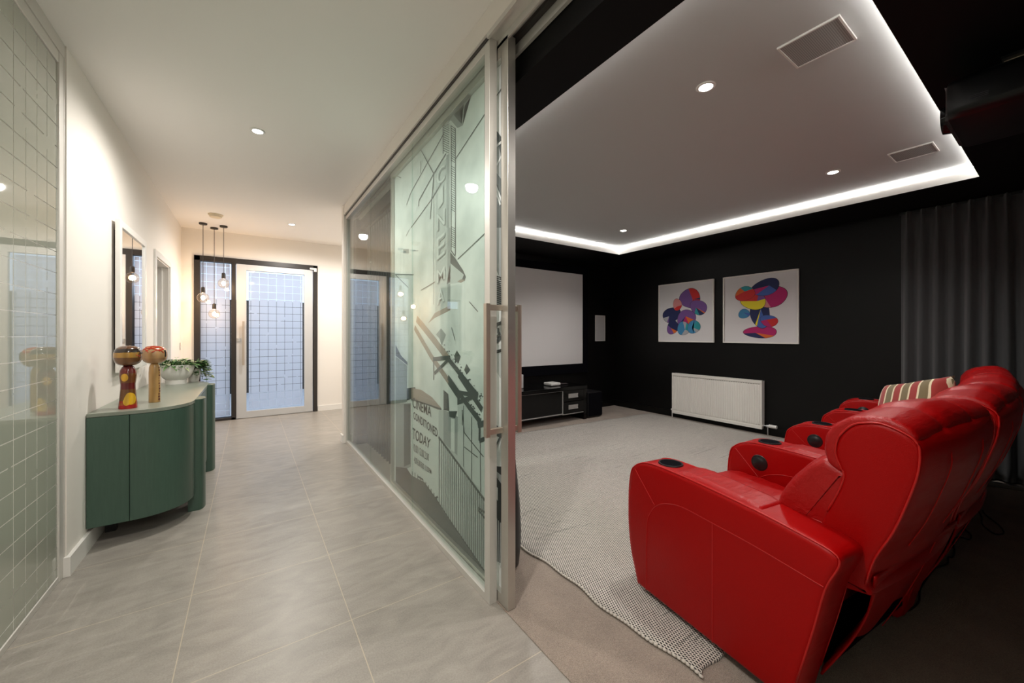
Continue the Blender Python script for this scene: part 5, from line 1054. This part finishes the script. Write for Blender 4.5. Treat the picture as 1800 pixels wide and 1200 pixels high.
o = obj('throw_cushion', b, striped(), smooth=True); o.location = (2.95, .50, .815); o.rotation_euler = (R(20), R(14), R(48))
tag(o, 'wavy striped olive, red and cream cushion leaning on the red sofa backrest', 'cushion')

# cables on the floor behind the sofa
for s, pts in (('black cable winding along the carpet behind the sofa', CAB1), ('black cable loop on the carpet near the curtain, behind the sofa', CAB2)):
    b = NB(); tube(b, catmull([(x, y, .009) for x, y in pts], 8), .004, 6); o = obj('power_cable', b, M['cable'], smooth=True); tag(o, s, 'cable')
pbd = thing('power_board', 'pale grey power board on the carpet below the curtain', 'power board', (5.08, .33, .004), R(20))
obj('case', bx(-.03, .03, -.19, .19, 0, .03), mat('grey_board_plastic', (.22, .21, .19), .5), pbd, bevel=.006)
b = NB()
for i in range(4): box(b, -.018, .018, -.16+i*.085, -.115+i*.085, .03, .031)
obj('sockets', b, M['black'], pbd)

# projector
pj = thing('projector', 'black ceiling mounted projector at the upper right', 'projector', (2.75, .11, ZS))
b = NB(); X0, X1, Y0, Y1, Z0, Z1 = -.25, .25, -.25, .215, -.262, -.095
def rrect(y, s, dz=0):
    hw_, z0_, z1_ = .25*s, -.262+.17*(1-s)/2, -.095-.17*(1-s)/2; r_ = .035; pts = []
    for cx_, cz_, a0 in ((hw_-r_, z1_-r_, 0), (-hw_+r_, z1_-r_, 90), (-hw_+r_, z0_+r_, 180), (hw_-r_, z0_+r_, 270)):
        for i in range(7): a = R(a0+15*i); pts.append((cx_+r_*math.cos(a), y, cz_+r_*math.sin(a)))
    return pts
loft(b, [rrect(-.25, .9), rrect(-.24, .97), rrect(-.22, 1), rrect(.16, 1), rrect(.19, .985), rrect(.205, .95)]); obj('case', b, mat('projector_black_shell', (.004, .004, .005), .32, spec=.3), pj, auto=50)
b = NB(); loft(b, [[(x, y+.012*math.cos(x*9), z) for x, y, z in rrect(.205, .94)], [(x, y+.035*math.cos(x*6.2), z) for x, y, z in rrect(.205, .90)], [(x, y+.028*math.cos(x*6.2), z) for x, y, z in rrect(.205, .84)]]); obj('front_bezel', b, mat('projector_grey_bezel', (.03, .03, .032), .25), pj, auto=50)
b = NB(); lathe(b, [(.001, 0), (.062, 0), (.066, .02), (.060, .045), (.05, .045), (.046, .02), (.001, .015)], n=32)
bmesh.ops.transform(b, matrix=Matrix.Translation((0, .205, -.178)) @ Matrix.Rotation(R(-90), 4, 'X'), verts=b.verts); obj('lens', b, M['black_gloss'], pj, auto=40)
b = NB(); tube(b, [(0, 0, -.10), (0, 0, -.01)], .03, 16); box(b, -.07, .07, -.07, .07, -.012, -.001)
for sx in (-1, 1):
    for sy in (-1, 1): tube(b, [(0, 0, -.07), (sx*.13, sy*.12, -.085), (sx*.14, sy*.13, -.10)], .008, 8)
obj('ceiling_mount', b, M['black'], pj, auto=40)
b = NB()
for i in range(6): box(b, -.2515, -.2505, -.17, -.02, -.150-i*.008, -.1475-i*.008)
for i in range(3): box(b, -.2515, -.2505, .09, .14, -.200-i*.007, -.198-i*.007)
obj('rating_label', b, mat('faint_label_print', (.05, .05, .06), .5), pj)
so = thing('ceiling_socket', 'small beige plastic socket on the black soffit above the projector', 'socket', (2.76, .125, ZS))
obj('housing', box(bx(-.05, .05, -.05, -.042, -.03, -.001), -.05, .05, .042, .05, -.03, -.001), M['cream_plastic'], so, bevel=.003); b = NB(); box(b, -.05, -.042, -.042, .042, -.03, -.001); box(b, .042, .05, -.042, .042, -.03, -.001); box(b, -.042, .042, -.042, .042, -.012, -.001); obj('plug_face', b, M['cream_plastic'], so)
